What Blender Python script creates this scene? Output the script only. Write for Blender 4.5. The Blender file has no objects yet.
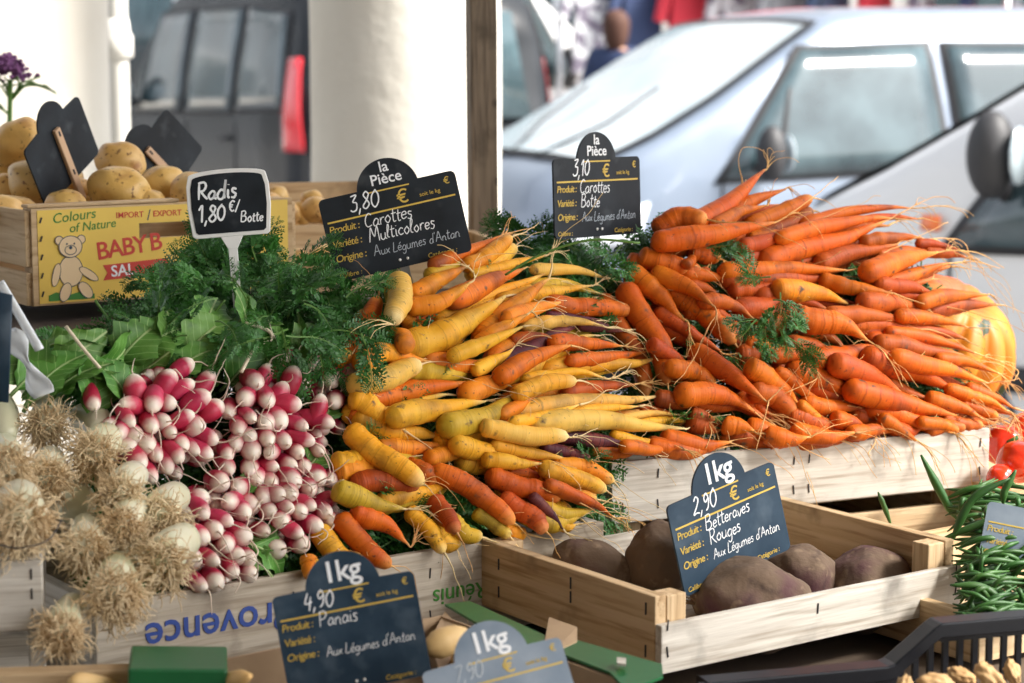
import bpy, math, random
from mathutils import Vector, Matrix, noise
random.seed(7)
sc = bpy.context.scene
COL = sc.collection
R = math.radians
# ---------------------------------------------------------------- camera
F = 2100.0
PITCH = R(7.9)
CAM = Vector((0, 0, 1.6))
FW = Vector((0, math.cos(PITCH), -math.sin(PITCH)))
UP = Vector((0, math.sin(PITCH), math.cos(PITCH)))
RT = Vector((1, 0, 0))
cam = bpy.data.cameras.new('camera'); camo = bpy.data.objects.new('camera', cam); COL.objects.link(camo)
camo.location = CAM; camo.rotation_euler = (math.pi/2 - PITCH, 0, 0)
cam.sensor_width = 36; cam.lens = F*36/1024; cam.clip_end = 500; cam.clip_start = .05
cam.dof.use_dof = True; cam.dof.focus_distance = 1.93; cam.dof.aperture_fstop = 8.0
sc.camera = camo
def ray(px, py): return FW + RT*((px-512)/F) + UP*((341.5-py)/F)
def W(px, py, Y):                       # world point seen at a pixel, at a world distance Y
    d = ray(px, py); return CAM + d*(Y/d.y)
def onplane(px, py, P0, N):
    d = ray(px, py); return CAM + d*((P0-CAM).dot(N)/d.dot(N))
def onz(px, py, z):
    d = ray(px, py); return CAM + d*((z-CAM.z)/d.z)
def proj(p):
    v = p-CAM; k = v.dot(FW); return (512+F*v.dot(RT)/k, 341.5-F*v.dot(UP)/k)
# ---------------------------------------------------------------- helpers
class MB:
    def __init__(s): s.v = []; s.f = []; s.a = []; s.m = []
    def add(s, vs, fs, at=None, mi=0):
        n = len(s.v); s.v += [tuple(v) for v in vs]; s.f += [tuple(i+n for i in f) for f in fs]
        s.a += at if at else [0.0]*len(vs); s.m += [mi]*len(fs)
    def box(s, lo, hi, mi=0):
        x0,y0,z0 = lo; x1,y1,z1 = hi
        s.add([(x0,y0,z0),(x1,y0,z0),(x1,y1,z0),(x0,y1,z0),(x0,y0,z1),(x1,y0,z1),(x1,y1,z1),(x0,y1,z1)],
              [(0,3,2,1),(4,5,6,7),(0,1,5,4),(1,2,6,5),(2,3,7,6),(3,0,4,7)], None, mi)
    def tube(s, pts, rad, n=8, cap=True, mi=0, attr=None, flat=None):
        pts = [Vector(p) for p in pts]; m = len(pts)
        if m < 2: return
        vs = []; at = []
        t0 = (pts[1]-pts[0]).normalized()
        a = t0.orthogonal().normalized()
        for i in range(m):
            t = (pts[min(i+1,m-1)]-pts[max(i-1,0)])
            t = t.normalized() if t.length > 1e-9 else t0
            a = (a - t*a.dot(t))
            a = a.normalized() if a.length > 1e-6 else t.orthogonal().normalized()
            b = t.cross(a)
            r = rad[i] if hasattr(rad, '__len__') else rad
            for k in range(n):
                th = 2*math.pi*k/n
                vs.append(pts[i]+a*(r*math.cos(th))+b*(r*math.sin(th)))
                at.append(attr[i] if attr else i/(m-1))
        fs = [(i*n+k, i*n+(k+1)%n, (i+1)*n+(k+1)%n, (i+1)*n+k) for i in range(m-1) for k in range(n)]
        if cap: fs += [tuple(range(n-1,-1,-1)), tuple((m-1)*n+k for k in range(n))]
        s.add(vs, fs, at, mi)
    def lathe(s, prof, n=24, c=(0,0,0), mi=0):
        vs = []; m = len(prof)
        for r,z in prof:
            for k in range(n):
                th = 2*math.pi*k/n; vs.append((c[0]+r*math.cos(th), c[1]+r*math.sin(th), c[2]+z))
        fs = [(i*n+k, i*n+(k+1)%n, (i+1)*n+(k+1)%n, (i+1)*n+k) for i in range(m-1) for k in range(n)]
        fs += [tuple(range(n-1,-1,-1)), tuple((m-1)*n+k for k in range(n))]
        s.add(vs, fs, None, mi)
    def prism(s, poly, z0, z1, mi=0):       # poly in xz, extruded along y from z0 to z1
        n = len(poly)
        vs = [(x,z0,z) for x,z in poly]+[(x,z1,z) for x,z in poly]
        fs = [tuple(range(n)), tuple(range(2*n-1,n-1,-1))]+[(i,i+n,(i+1)%n+n,(i+1)%n) for i in range(n)]
        s.add(vs, fs, None, mi)
    def build(s, name, mat, parent=None, loc=None, smooth=True, bevel=0, sub=0, label=None):
        me = bpy.data.meshes.new(name)
        v = s.v
        if loc is not None: v = [(x-loc[0], y-loc[1], z-loc[2]) for x,y,z in v]
        me.from_pydata(v, [], s.f)
        mats = mat if isinstance(mat, (list,tuple)) else [mat]
        for m in mats: me.materials.append(m)
        if len(mats) > 1: me.polygons.foreach_set('material_index', s.m)
        if any(s.a):
            at = me.attributes.new('t', 'FLOAT', 'POINT'); at.data.foreach_set('value', s.a)
        if smooth: me.polygons.foreach_set('use_smooth', [True]*len(me.polygons))
        me.update()
        o = bpy.data.objects.new(name, me); COL.objects.link(o)
        if loc is not None: o.location = loc
        if parent: o.parent = parent
        if bevel:
            b = o.modifiers.new('b', 'BEVEL'); b.width = bevel; b.segments = 2; b.limit_method = 'ANGLE'
        if sub:
            b = o.modifiers.new('s', 'SUBSURF'); b.levels = sub; b.render_levels = sub
        if label: o['label'] = label
        return o
def tag(o, label=None, cat=None, group=None, kind=None):
    if label: o['label'] = label
    if cat: o['category'] = cat
    if group: o['group'] = group
    if kind: o['kind'] = kind
    return o
def empty(name, loc, label=None, cat=None, group=None, rot=None):
    o = bpy.data.objects.new(name, None); COL.objects.link(o); o.location = loc; o.empty_display_size = .02
    if rot is not None:
        if isinstance(rot, Matrix): o.rotation_euler = rot.to_euler()
        else: o.rotation_euler = rot
    return tag(o, label, cat, group)
def cr(pts, n=6):                        # Catmull-Rom through points
    P = [Vector(p) for p in pts]
    if len(P) < 3:
        return [P[0].lerp(P[-1], i/(n*2)) for i in range(n*2+1)]
    P = [P[0]*2-P[1]]+P+[P[-1]*2-P[-2]]; out = []
    for i in range(1, len(P)-2):
        for k in range(n):
            t = k/n; a,b,c,d = P[i-1],P[i],P[i+1],P[i+2]
            out.append(.5*((2*b)+(c-a)*t+(2*a-5*b+4*c-d)*t*t+(3*b-a-3*c+d)*t**3))
    out.append(P[-2]); return out
def resample(pts, n):
    L = [0]
    for i in range(1, len(pts)): L.append(L[-1]+(pts[i]-pts[i-1]).length)
    out = []; j = 0
    for k in range(n):
        s = L[-1]*k/(n-1)
        while j < len(L)-2 and L[j+1] < s: j += 1
        d = L[j+1]-L[j]; out.append(pts[j].lerp(pts[j+1], (s-L[j])/d if d > 1e-9 else 0))
    return out, L[-1]
# ---------------------------------------------------------------- materials
def mat(name, col, rough=.6, col2=None, scale=20, detail=6, spread=(.35,.65), bump=0, bscale=None, stretch=None,
        spots=None, objvar=0, spec=.5, coat=0, sss=0, metallic=0, extra=None, alpha=None, trans=0):
    m = bpy.data.materials.new(name); m.use_nodes = True
    N = m.node_tree.nodes; L = m.node_tree.links; b = N['Principled BSDF']
    b.inputs['Roughness'].default_value = rough; b.inputs['Specular IOR Level'].default_value = spec
    b.inputs['Coat Weight'].default_value = coat; b.inputs['Coat Roughness'].default_value = .08
    b.inputs['Metallic'].default_value = metallic; b.inputs['Transmission Weight'].default_value = trans
    if sss:
        b.inputs['Subsurface Weight'].default_value = sss; b.inputs['Subsurface Radius'].default_value = (.006,.003,.001)
        b.inputs['Subsurface Scale'].default_value = 1
    tc = N.new('ShaderNodeTexCoord'); src = tc.outputs['Object']
    if stretch:
        mp = N.new('ShaderNodeMapping'); mp.inputs['Scale'].default_value = stretch; L.new(src, mp.inputs['Vector']); src = mp.outputs[0]
    if objvar or True:
        oi = N.new('ShaderNodeObjectInfo'); va = N.new('ShaderNodeVectorMath'); va.operation = 'ADD'
        sc_ = N.new('ShaderNodeMath'); sc_.operation = 'MULTIPLY'; sc_.inputs[1].default_value = 17
        L.new(oi.outputs['Random'], sc_.inputs[0]); L.new(src, va.inputs[0]); L.new(sc_.outputs[0], va.inputs[1]); src = va.outputs[0]
    cur = None
    def rgb(c): n = N.new('ShaderNodeRGB'); n.outputs[0].default_value = (*c, 1); return n.outputs[0]
    cur = rgb(col)
    def nz(s, d=6, vec=None):
        n = N.new('ShaderNodeTexNoise'); n.inputs['Scale'].default_value = s; n.inputs['Detail'].default_value = d
        L.new(vec or src, n.inputs['Vector']); return n.outputs['Fac']
    def ramp(fac, a, b_):
        r = N.new('ShaderNodeMapRange'); r.inputs['From Min'].default_value = a; r.inputs['From Max'].default_value = b_
        r.clamp = True; L.new(fac, r.inputs['Value']); return r.outputs[0]
    def mix(fac, c1, c2, mode='MIX'):
        x = N.new('ShaderNodeMix'); x.data_type = 'RGBA'; x.blend_type = mode
        if isinstance(fac, float): x.inputs[0].default_value = fac
        else: L.new(fac, x.inputs[0])
        L.new(c1, x.inputs[6]); L.new(c2, x.inputs[7]); return x.outputs[2]
    if col2: cur = mix(ramp(nz(scale, detail), *spread), cur, rgb(col2))
    if spots:                             # (colour, scale, lo, hi)
        for sp in (spots if isinstance(spots, list) else [spots]):
            cur = mix(ramp(nz(sp[1], 3), sp[2], sp[3]), cur, rgb(sp[0]))
    if extra: cur = extra(N, L, cur, src, nz, ramp, mix, rgb, tc, b)
    if objvar:
        h = N.new('ShaderNodeHueSaturation'); L.new(cur, h.inputs['Color'])
        r = N.new('ShaderNodeMapRange'); r.inputs['To Min'].default_value = .5-objvar*.035; r.inputs['To Max'].default_value = .5+objvar*.035
        L.new(oi.outputs['Random'], r.inputs['Value']); L.new(r.outputs[0], h.inputs['Hue'])
        r2 = N.new('ShaderNodeMath'); r2.operation = 'MULTIPLY'; r2.inputs[1].default_value = 7.31; L.new(oi.outputs['Random'], r2.inputs[0])
        r3 = N.new('ShaderNodeMath'); r3.operation = 'FRACT'; L.new(r2.outputs[0], r3.inputs[0])
        r4 = N.new('ShaderNodeMapRange'); r4.inputs['To Min'].default_value = 1-objvar; r4.inputs['To Max'].default_value = 1+objvar*.6
        L.new(r3.outputs[0], r4.inputs['Value']); L.new(r4.outputs[0], h.inputs['Value']); cur = h.outputs[0]
    L.new(cur, b.inputs['Base Color'])
    if bump:
        bn = N.new('ShaderNodeBump'); bn.inputs['Strength'].default_value = bump; bn.inputs['Distance'].default_value = .002 if bump <= 1 else .002*bump
        if bump > 1: bn.inputs['Strength'].default_value = 1
        L.new(nz(bscale or scale*3, 5), bn.inputs['Height']); L.new(bn.outputs[0], b.inputs['Normal'])
    return m
def carrot_mat(name, col, col2, tip, rough=.52):
    def ex(N, L, cur, src, nz, ramp, mix, rgb, tc, b):
        at = N.new('ShaderNodeAttribute'); at.attribute_name = 't'
        # rings round the root, colour of the skin
        cmb = N.new('ShaderNodeCombineXYZ'); ad = N.new('ShaderNodeMath'); ad.operation = 'MULTIPLY_ADD'
        L.new(nz(55, 3), ad.inputs[0]); ad.inputs[1].default_value = .05; L.new(at.outputs['Fac'], ad.inputs[2])
        oi = N.new('ShaderNodeObjectInfo'); L.new(ad.outputs[0], cmb.inputs[0]); L.new(oi.outputs['Random'], cmb.inputs[1])
        n = N.new('ShaderNodeTexNoise'); n.inputs['Scale'].default_value = 42; n.inputs['Detail'].default_value = 3; L.new(cmb.outputs[0], n.inputs['Vector'])
        rings = n.outputs['Fac']
        cur = mix(ramp(rings, .58, .72), cur, rgb(tuple(c*.62 for c in col)))
        cur = mix(ramp(at.outputs['Fac'], .82, 1.02), cur, rgb(tip))
        cur = mix(ramp(nz(260, 2), .66, .74), cur, rgb(tuple(c*.35+.01 for c in col)))
        cur = mix(ramp(nz(30, 6), .52, .72), cur, rgb(tuple(c*.45+.012 for c in col)))
        cur = mix(ramp(nz(75, 5), .64, .74), cur, rgb((.10,.055,.03)))
        bn = N.new('ShaderNodeBump'); bn.inputs['Strength'].default_value = .55; bn.inputs['Distance'].default_value = .0012
        L.new(rings, bn.inputs['Height'])
        b2 = N.new('ShaderNodeBump'); b2.inputs['Strength'].default_value = .35; b2.inputs['Distance'].default_value = .0012
        L.new(nz(150, 4), b2.inputs['Height']); L.new(bn.outputs[0], b2.inputs['Normal']); L.new(b2.outputs[0], b.inputs['Normal'])
        return cur
    return mat(name, col, rough, col2, 28, 4, (.4,.65), objvar=.16, sss=.05, extra=ex, spec=.22)
M = {}
M['O'] = carrot_mat('carrot_orange', (.56,.100,.005), (.66,.150,.008), (.80,.33,.08))
M['R'] = carrot_mat('carrot_rust', (.42,.068,.008), (.52,.10,.010), (.62,.26,.08))
M['Y'] = carrot_mat('carrot_yellow', (.78,.35,.016), (.82,.44,.04), (.84,.62,.24))
M['G'] = carrot_mat('carrot_greenyellow', (.52,.33,.025), (.64,.38,.03), (.70,.52,.2))
M['P'] = carrot_mat('carrot_pale', (.74,.44,.09), (.76,.40,.055), (.84,.68,.34))
M['A'] = carrot_mat('carrot_amber', (.78,.22,.012), (.80,.32,.022), (.84,.52,.16))
M['U'] = carrot_mat('carrot_purple', (.085,.018,.030), (.20,.045,.035), (.30,.14,.09))
M['rootO'] = mat('root_tan', (.80,.47,.17), .7, (.62,.33,.11), 60, objvar=.2)
M['rootP'] = mat('root_cream', (.80,.62,.34), .7, (.7,.5,.22), 60, objvar=.15)
M['rootW'] = mat('root_white', (.78,.68,.55), .6, (.66,.5,.4), 60)
M['rootD'] = mat('root_dark', (.16,.09,.05), .8)
def rad_ex(N, L, cur, src, nz, ramp, mix, rgb, tc, b):
    at = N.new('ShaderNodeAttribute'); at.attribute_name = 't'
    ad = N.new('ShaderNodeMath'); ad.operation = 'MULTIPLY_ADD'; L.new(nz(70, 3), ad.inputs[0]); ad.inputs[1].default_value = .35; L.new(at.outputs['Fac'], ad.inputs[2])
    return mix(ramp(ad.outputs[0], .85, 1.10), cur, rgb((.84,.74,.63)))
M['radish'] = mat('radish_skin', (.36,.010,.045), .42, (.55,.035,.09), 40, extra=rad_ex, sss=.1, bump=.4, bscale=90, objvar=.1)
def veins(N, L, cur, src, nz, ramp, mix, rgb, tc, b):
    s = N.new('ShaderNodeSeparateXYZ'); L.new(tc.outputs['Object'], s.inputs[0])
    def mth(op, a, b_=None, c=None):
        n = N.new('ShaderNodeMath'); n.operation = op
        for i, q in enumerate((a, b_, c)):
            if q is None: continue
            if isinstance(q, (int, float)): n.inputs[i].default_value = q
            else: L.new(q, n.inputs[i])
        return n.outputs[0]
    ay = mth('ABSOLUTE', s.outputs['Y']); v = mth('SUBTRACT', s.outputs['X'], mth('MULTIPLY', ay, .9))
    w_ = mth('SINE', mth('MULTIPLY', mth('ADD', v, mth('MULTIPLY', nz(60, 2), .004)), 720))
    cur = mix(ramp(nz(45, 5), .55, .75), cur, rgb((.03,.10,.012)))
    cur = mix(ramp(w_, .90, .995), cur, rgb((.20,.36,.10)))
    return mix(ramp(ay, .0012, .0006), cur, rgb((.30,.42,.16)))
M['leaf'] = mat('radish_leaf', (.055,.18,.018), .55, (.11,.27,.04), 25, extra=veins, bump=.7, bscale=60, objvar=.25)
M['frond'] = mat('carrot_frond', (.020,.105,.012), .5, (.045,.19,.025), 12, objvar=.1)
M['frondstem'] = mat('frond_stem', (.10,.22,.04), .5)
M['leekroot'] = mat('leek_root', (.68,.49,.27), .8, (.82,.68,.45), 30)
M['leek'] = mat('leek_shank', (.74,.70,.55), .35, (.60,.60,.36), 14, bump=.3, bscale=60)
def spuds(N, L, cur, src, nz, ramp, mix, rgb, tc, b):
    return mix(ramp(nz(170, 2), .62, .72), cur, rgb((.22,.10,.03)))
M['potato'] = mat('potato_skin', (.68,.40,.11), .42, (.76,.52,.19), 14, spots=((.42,.2,.06),40,.58,.72), extra=spuds, bump=.35, bscale=110, objvar=.15)
M['parsnip'] = mat('parsnip_skin', (.66,.40,.14), .6, (.74,.52,.24), 18, bump=.4, bscale=80)
M['beet'] = mat('beet_skin', (.13,.085,.055), .9, (.060,.012,.028), 11, 8, (.55,.68), spots=[((.28,.2,.13),60,.58,.75),((.025,.012,.014),45,.62,.8)], bump=2.2, bscale=38)
M['beetroot'] = mat('beet_root', (.22,.14,.08), .85)
M['bean'] = mat('bean_skin', (.020,.085,.010), .5, (.04,.13,.018), 30, objvar=.3)
M['pepper'] = mat('pepper_skin', (.60,.02,.01), .16, (.70,.06,.01), 12, coat=.6)
M['pumpkin'] = mat('pumpkin_skin', (.54,.15,.005), .5, (.60,.22,.010), 9, 4, (.4,.6), spots=[((.62,.11,.02),7,.55,.66),((.03,.05,.02),34,.60,.64)], bump=.3, bscale=60)
M['ginger'] = mat('ginger_skin', (.48,.28,.11), .7, (.58,.38,.18), 30, bump=.5, bscale=80)
def wood(name, c1, c2, c3, ax='x', bl=0):
    st = {'x':(1.2,22,22),'y':(22,1.2,22),'z':(22,22,1.2)}[ax]
    def ex(N, L, cur, src, nz, ramp, mix, rgb, tc, b):
        cur = mix(ramp(nz(9, 8), .5, .72), cur, rgb(c3))
        n2 = N.new('ShaderNodeTexNoise'); n2.inputs['Scale'].default_value = 18; n2.inputs['Detail'].default_value = 6; L.new(tc.outputs['Object'], n2.inputs['Vector'])
        cur = mix(ramp(n2.outputs['Fac'], .57, .74), cur, rgb(tuple(c*.55 for c in c1)))
        n3 = N.new('ShaderNodeTexVoronoi'); n3.inputs['Scale'].default_value = 9; L.new(tc.outputs['Object'], n3.inputs['Vector'])
        cur = mix(ramp(n3.outputs['Distance'], .09, .05), cur, rgb(tuple(c*.45 for c in c3)))
        return cur
    return mat(name, c1, .75, c2, 4, 7, (.35,.65), stretch=st, bump=.5, bscale=8, extra=ex, spec=.25)
for a in 'xyz':
    M['wood_'+a] = wood('crate_wood_'+a, (.52,.36,.20), (.62,.46,.28), (.34,.21,.10), a)
    M['wgrey_'+a] = wood('crate_wood_pale_'+a, (.50,.46,.40), (.64,.60,.53), (.36,.31,.25), a)
M['wprov'] = wood('crate_wood_grey', (.40,.33,.25), (.52,.46,.37), (.26,.21,.15), 'x')
M['post'] = wood('old_post_wood', (.13,.10,.07), (.20,.155,.11), (.07,.05,.035), 'z')
M['staple'] = mat('staple', (.04,.04,.045), .5, metallic=.5)
M['slate'] = mat('sign_slate', (.006,.009,.013), .55, (.018,.025,.033), 22, 8, (.4,.75), bump=.15, bscale=60, spots=((.07,.08,.09),34,.58,.9), spec=.25)
M['slatesky'] = mat('sign_slate_skyblue', (.010,.030,.055), .5, (.035,.065,.10), 26, 8, (.4,.8), bump=.15, bscale=60, spots=((.11,.15,.19),30,.55,.95), spec=.3)  # blue of the sky reflection put into the colour, with chalk smudges
M['slateskypale'] = mat('sign_slate_skypale', (.15,.20,.26), .36, (.26,.31,.37), 20, 8, (.35,.7), bump=.15, bscale=60)  # paler slate copy, sky sheen put into its colour
M['chalk'] = mat('chalk_white', (.82,.84,.86), .8)
M['chalkdim'] = mat('chalk_worn', (.42,.47,.52), .8)
M['gold'] = mat('sign_gold', (.62,.43,.07), .6)
M['white'] = mat('white_plastic', (.80,.80,.78), .35)
M['stake'] = mat('stake_plastic', (.30,.30,.28), .3, trans=.3)
M['stakewood'] = mat('stake_wood', (.55,.36,.22), .6)
M['yelprint'] = mat('yellow_label', (.80,.56,.10), .6, (.74,.50,.09), 20)
M['redprint'] = mat('red_print', (.55,.05,.03), .6)
M['blueprint'] = mat('blue_print', (.03,.07,.30), .6)
M['inkprint'] = mat('ink_print', (.03,.06,.10), .6)
M['greenprint'] = mat('green_print', (.05,.22,.03), .6)
M['bearprint'] = mat('bear_cream', (.78,.58,.34), .6)
M['greencard'] = mat('green_cardboard', (.006,.10,.028), .4, (.010,.13,.036), 8, bump=.15, bscale=40)
M['card'] = mat('brown_cardboard', (.36,.24,.14), .8, (.42,.29,.17), 30)
M['blackplastic'] = mat('black_plastic', (.005,.006,.009), .32, (.012,.013,.017), 30, 6, (.5,.8), spec=.28)
M['plaster'] = mat('pillar_plaster', (.56,.53,.47), .85, (.64,.62,.56), 3, 6, (.35,.65), bump=2.2, bscale=14, spots=((.48,.43,.36),5,.64,.85))
M['pipe'] = mat('pipe_paint', (.55,.54,.50), .5)
M['asphalt'] = mat('asphalt', (.15,.15,.16), .8, (.20,.20,.21), 1.5, bump=.5, bscale=60)
M['paving'] = mat('stone_paving', (.36,.34,.31), .8, (.42,.40,.36), 2, bump=.5, bscale=30)
M['facade'] = mat('render_facade', (.36,.38,.40), .9, (.30,.32,.34), .6)
M['facade2'] = mat('stone_facade', (.40,.39,.37), .9, (.33,.33,.34), .8)
M['glass'] = mat('dark_window_glass', (.010,.026,.032), .15, (.045,.075,.085), 3.2, 5, (.4,.65), coat=.3, spec=.8)
M['glassglare'] = mat('glare_window_glass', (.46,.52,.55), .15, (.30,.38,.42), 1.5, 4, (.4,.65), coat=1, spec=.9)  # opaque glass, its pale tone stands for overexposed sky glare
M['rubber'] = mat('black_rubber', (.02,.02,.022), .6)
M['rim'] = mat('wheel_rim', (.5,.5,.52), .3, metallic=.8)
M['silver'] = mat('car_paint_silver', (.15,.185,.24), .3, (.18,.22,.28), 3, coat=.6, metallic=.2)
M['carwhite'] = mat('car_paint_white', (.62,.63,.64), .3, coat=.3)
M['cardark'] = mat('car_paint_dark', (.012,.014,.017), .25, (.03,.033,.037), 2, 5, spec=.1)
M['redlamp'] = mat('tail_lamp_red', (.62,.01,.02), .2, coat=1)
M['amberlamp'] = mat('indicator_amber', (.75,.15,.01), .3, coat=1)
M['clearlamp'] = mat('head_lamp', (.7,.73,.76), .1, coat=1)
M['skin'] = mat('skin', (.52,.30,.20), .6)
M['hair'] = mat('hair', (.055,.018,.008), .8)
M['navy'] = mat('navy_cloth', (.02,.035,.09), .85)
M['jeans'] = mat('denim', (.06,.10,.18), .85)
M['redcloth'] = mat('red_cloth', (.55,.03,.05), .8)
M['stripe'] = mat('striped_cloth', (.5,.5,.52), .8, (.14,.12,.16), 9, 2, (.48,.52))
M['flower'] = mat('purple_flower', (.12,.035,.13), .8, (.24,.09,.24), 60)
M['flstem'] = mat('flower_leaf', (.12,.26,.05), .6)
M['tabletop'] = mat('table_board', (.10,.07,.045), .8, (.06,.04,.03), 12)
M['ceil'] = mat('roof_boards', (.30,.26,.21), .9, (.24,.20,.16), 3)
M['bowl'] = mat('grey_tray', (.30,.33,.36), .6)
M['plastic'] = mat('clear_sleeve', (.70,.74,.76), .15, coat=.6)
M['band'] = mat('rubber_band', (.72,.62,.46), .6)
# ---------------------------------------------------------------- setting
def yawed(a): return Vector((math.cos(R(a)), math.sin(R(a)), 0)), Vector((-math.sin(R(a)), math.cos(R(a)), 0))
E1, E2 = yawed(34); Z = Vector((0,0,1))
g = MB(); g.box((-60,-8,-.3), (60,120,0)); tag(g.build('street_ground', M['asphalt'], smooth=False), kind='structure')
g = MB(); g.box((-6,-4,0.0), (6,4.9,.12)); tag(g.build('hall_pavement', M['paving'], smooth=False), kind='structure')
g = MB(); g.box((-60,17,0), (60,22,.14)); tag(g.build('far_pavement', M['paving'], smooth=False), kind='structure')
g = MB(); g.box((-5.2,-6,3.35), (2.45,3.1,3.5)); tag(g.build('hall_ceiling', M['ceil'], smooth=False), kind='structure')  # unseen roof, its edges cut to shape the light on the stall

g = MB(); g.box((-5.2,-3.6,.12), (2.3,-3.2,3.34)); tag(g.build('sky_block_wall', M['ceil'], smooth=False), kind='structure')  # unseen wall added behind the camera to block low sky light
# pillars
def pillar(px0, px1, Y, label, seed):
    c = W((px0+px1)/2, 100, Y); r = (px1-px0)/2*Y/F
    m = MB(); n = 48; rows = 70; vs = []
    for j in range(rows+1):
        z = .12+3.23*j/rows
        for k in range(n):
            th = 2*math.pi*k/n
            rr = r*(1+.018*noise.noise(Vector((math.cos(th)*2+seed, math.sin(th)*2, z*3)))+.007*noise.noise(Vector((math.cos(th)*7, math.sin(th)*7+seed, z*16))))
            vs.append((rr*math.cos(th), rr*math.sin(th), z))
    fs = [(j*n+k, j*n+(k+1)%n, (j+1)*n+(k+1)%n, (j+1)*n+k) for j in range(rows) for k in range(n)]
    m.add(vs, fs)
    o = m.build('pillar', M['plaster']); o.location = (c.x, c.y, 0)
    tag(o, label, 'pillar', 'round plastered pillars of the market hall')
pillar(311, 500, 4.1, 'thick cream plastered round pillar right behind the upright wooden post', 1)
pillar(-110, 107, 4.3, 'white plastered round pillar behind the potato crate, beside the drainpipe', 5)
c = W(119, 100, 4.75)
dp = empty('drainpipe', (c.x, c.y, .12), 'pale painted drainpipe with a collar beside the white pillar', 'pipe')
m = MB(); m.lathe([(.024,0),(.024,3.3)], 20); m.build('pipe', M['pipe'], dp)
for z in (1.46, .9):
    m = MB(); m.lathe([(.026,z),(.035,z+.005),(.035,z+.05),(.029,z+.06),(.026,z+.09)], 20); m.build('collar', M['pipe'], dp)

# wooden post
c = W(490, 150, 2.75)
m = MB(); n = 30; vs = []
for j in range(n+1):
    z = 1.0+2.36*j/n
    for sx, sy in ((-1,-1),(1,-1),(1,1),(-1,1)):
        vs.append((sx*.0175+.0012*noise.noise(Vector((sx*3,sy,z*9))), sy*.0175+.0012*noise.noise(Vector((sx,sy*3,z*9+4))), z))
m.add(vs, [(j*4+k, j*4+(k+1)%4, j*4+4+(k+1)%4, j*4+4+k) for j in range(n) for k in range(4)]+[(3,2,1,0),(n*4,n*4+1,n*4+2,n*4+3)])
o = m.build('post', M['post'], smooth=False, bevel=.002); o.location = (c.x, c.y, 0); o.rotation_euler = (0, R(-.4), R(12))
tag(o, 'dark weathered square wooden post standing behind the yellow carrots', 'post')

# stall table: two tiers
def slab(name, c, l, w, z0, z1, mt, **k):
    m = MB(); m.box((0,0,z0), (l,w,z1)); o = m.build(name, mt, smooth=False, bevel=.002, **k); o.location = (c.x, c.y, 0); o.rotation_euler = (0,0,R(34)); return o
ZT = 1.166
base = W(475, 548, 1.83)
tb = empty('stall_table', (base.x, base.y, 0), 'dark board market table under all the crates', 'table')
tb.rotation_euler = (0,0,R(34))
m = MB(); m.box((-1.1,-.75,1.055), (1.3,.62,1.075)); m.build('table_top', M['tabletop'], tb, smooth=False)
m = MB(); m.box((-1.2,.36,1.30), (.45,1.15,1.32)); m.build('raised_shelf', M['tabletop'], tb, smooth=False)
for x, y, h in ((-1.0,-.7,1.055),(1.2,-.7,1.055),(-1.0,.55,1.055),(1.2,.55,1.055),(-1.1,1.1,1.30),(.38,1.1,1.30)):
    m = MB(); m.box((x-.02,y-.02,.12), (x+.02,y+.02,h)); m.build('leg', M['tabletop'], tb, smooth=False)
for x in (-1.1,.38):
    m = MB(); m.box((x-.02,.44,1.075), (x+.02,.48,1.30)); m.build('support', M['tabletop'], tb, smooth=False)

# ---------------------------------------------------------------- crates
def crate(name, org, yaw, L, Wd, zb, h_end, h_side, th=.008, mats=('wgrey_x','wood_y','wood_z'), label='', posts=True, eth=.012, side_off=0, group=None, front=True, tilt=0):
    """org = front-left top corner position (x,y); the long sides run along local x"""
    o = empty(name, (org.x, org.y, zb), label, 'crate', group, rot=(0,0,R(yaw)))
    def part(nm, lo, hi, mt):
        m = MB(); m.box(lo, hi); c = ((lo[0]+hi[0])/2,(lo[1]+hi[1])/2,(lo[2]+hi[2])/2)
        return m.build(nm, M[mt], o, loc=c, smooth=False, bevel=.0011)
    if front: part('front_board', (0,0,.004+side_off), (L,th,side_off+.004+h_side), mats[0])
    part('back_board', (0,Wd-th,.004), (L,Wd,.004+h_side), mats[0])
    part('end_board', (.0005,th+.001,.002), (eth,Wd-th-.001,h_end), mats[1])
    part('end_board', (L-eth,th+.001,.002), (L-.0005,Wd-th-.001,h_end), mats[1])
    part('bottom_board', (eth+.001,th+.001,.001), (L-eth-.001,Wd-th-.001,.005), mats[0])
    if posts:
        for x in (eth+.001, L-eth-.021):
            for y in (th+.001, Wd-th-.021):
                part('corner_block', (x,y,.006), (x+.02,y+.02,h_end-.001), mats[2])
    return o
def staples(par, spots):
    for (x, y, z, rx) in spots:
        m = MB(); m.box((-.0005,-.0004,-.0045), (.0005,.0004,.0045)); s = m.build('staple', M['staple'], par, smooth=False)
        s.location = (x,y,z); s.rotation_euler = (0, R(rx), 0)
# beetroot crate
A = W(657, 600, 1.62); zA = A.z
bc = crate('wooden_crate', A, 35.5, .345, .262, zA-.062, .062, .040, th=.008, label='small unpainted wooden crate holding the beetroots', side_off=-.004)
bc.location.x += .004; bc.location.y += .002
# the front edge strip of the end board
staples(bc, [(.006,-.0006,.040,5),(.006,-.0006,.018,-8),(.338,-.0006,.04,0),(.338,-.0006,.02,9),(.17,-.0006,.028,3)])
for yy, zz in ((.225,.045),(.225,.02),(.02,.05),(.02,.015),(.12,.05),(.12,.038)):
    m = MB(); m.box((-.0006,-.0005,-.005), (.0006,.0005,.005)); s = m.build('staple', M['staple'], bc, smooth=False); s.location = (0,yy,zz)
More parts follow.
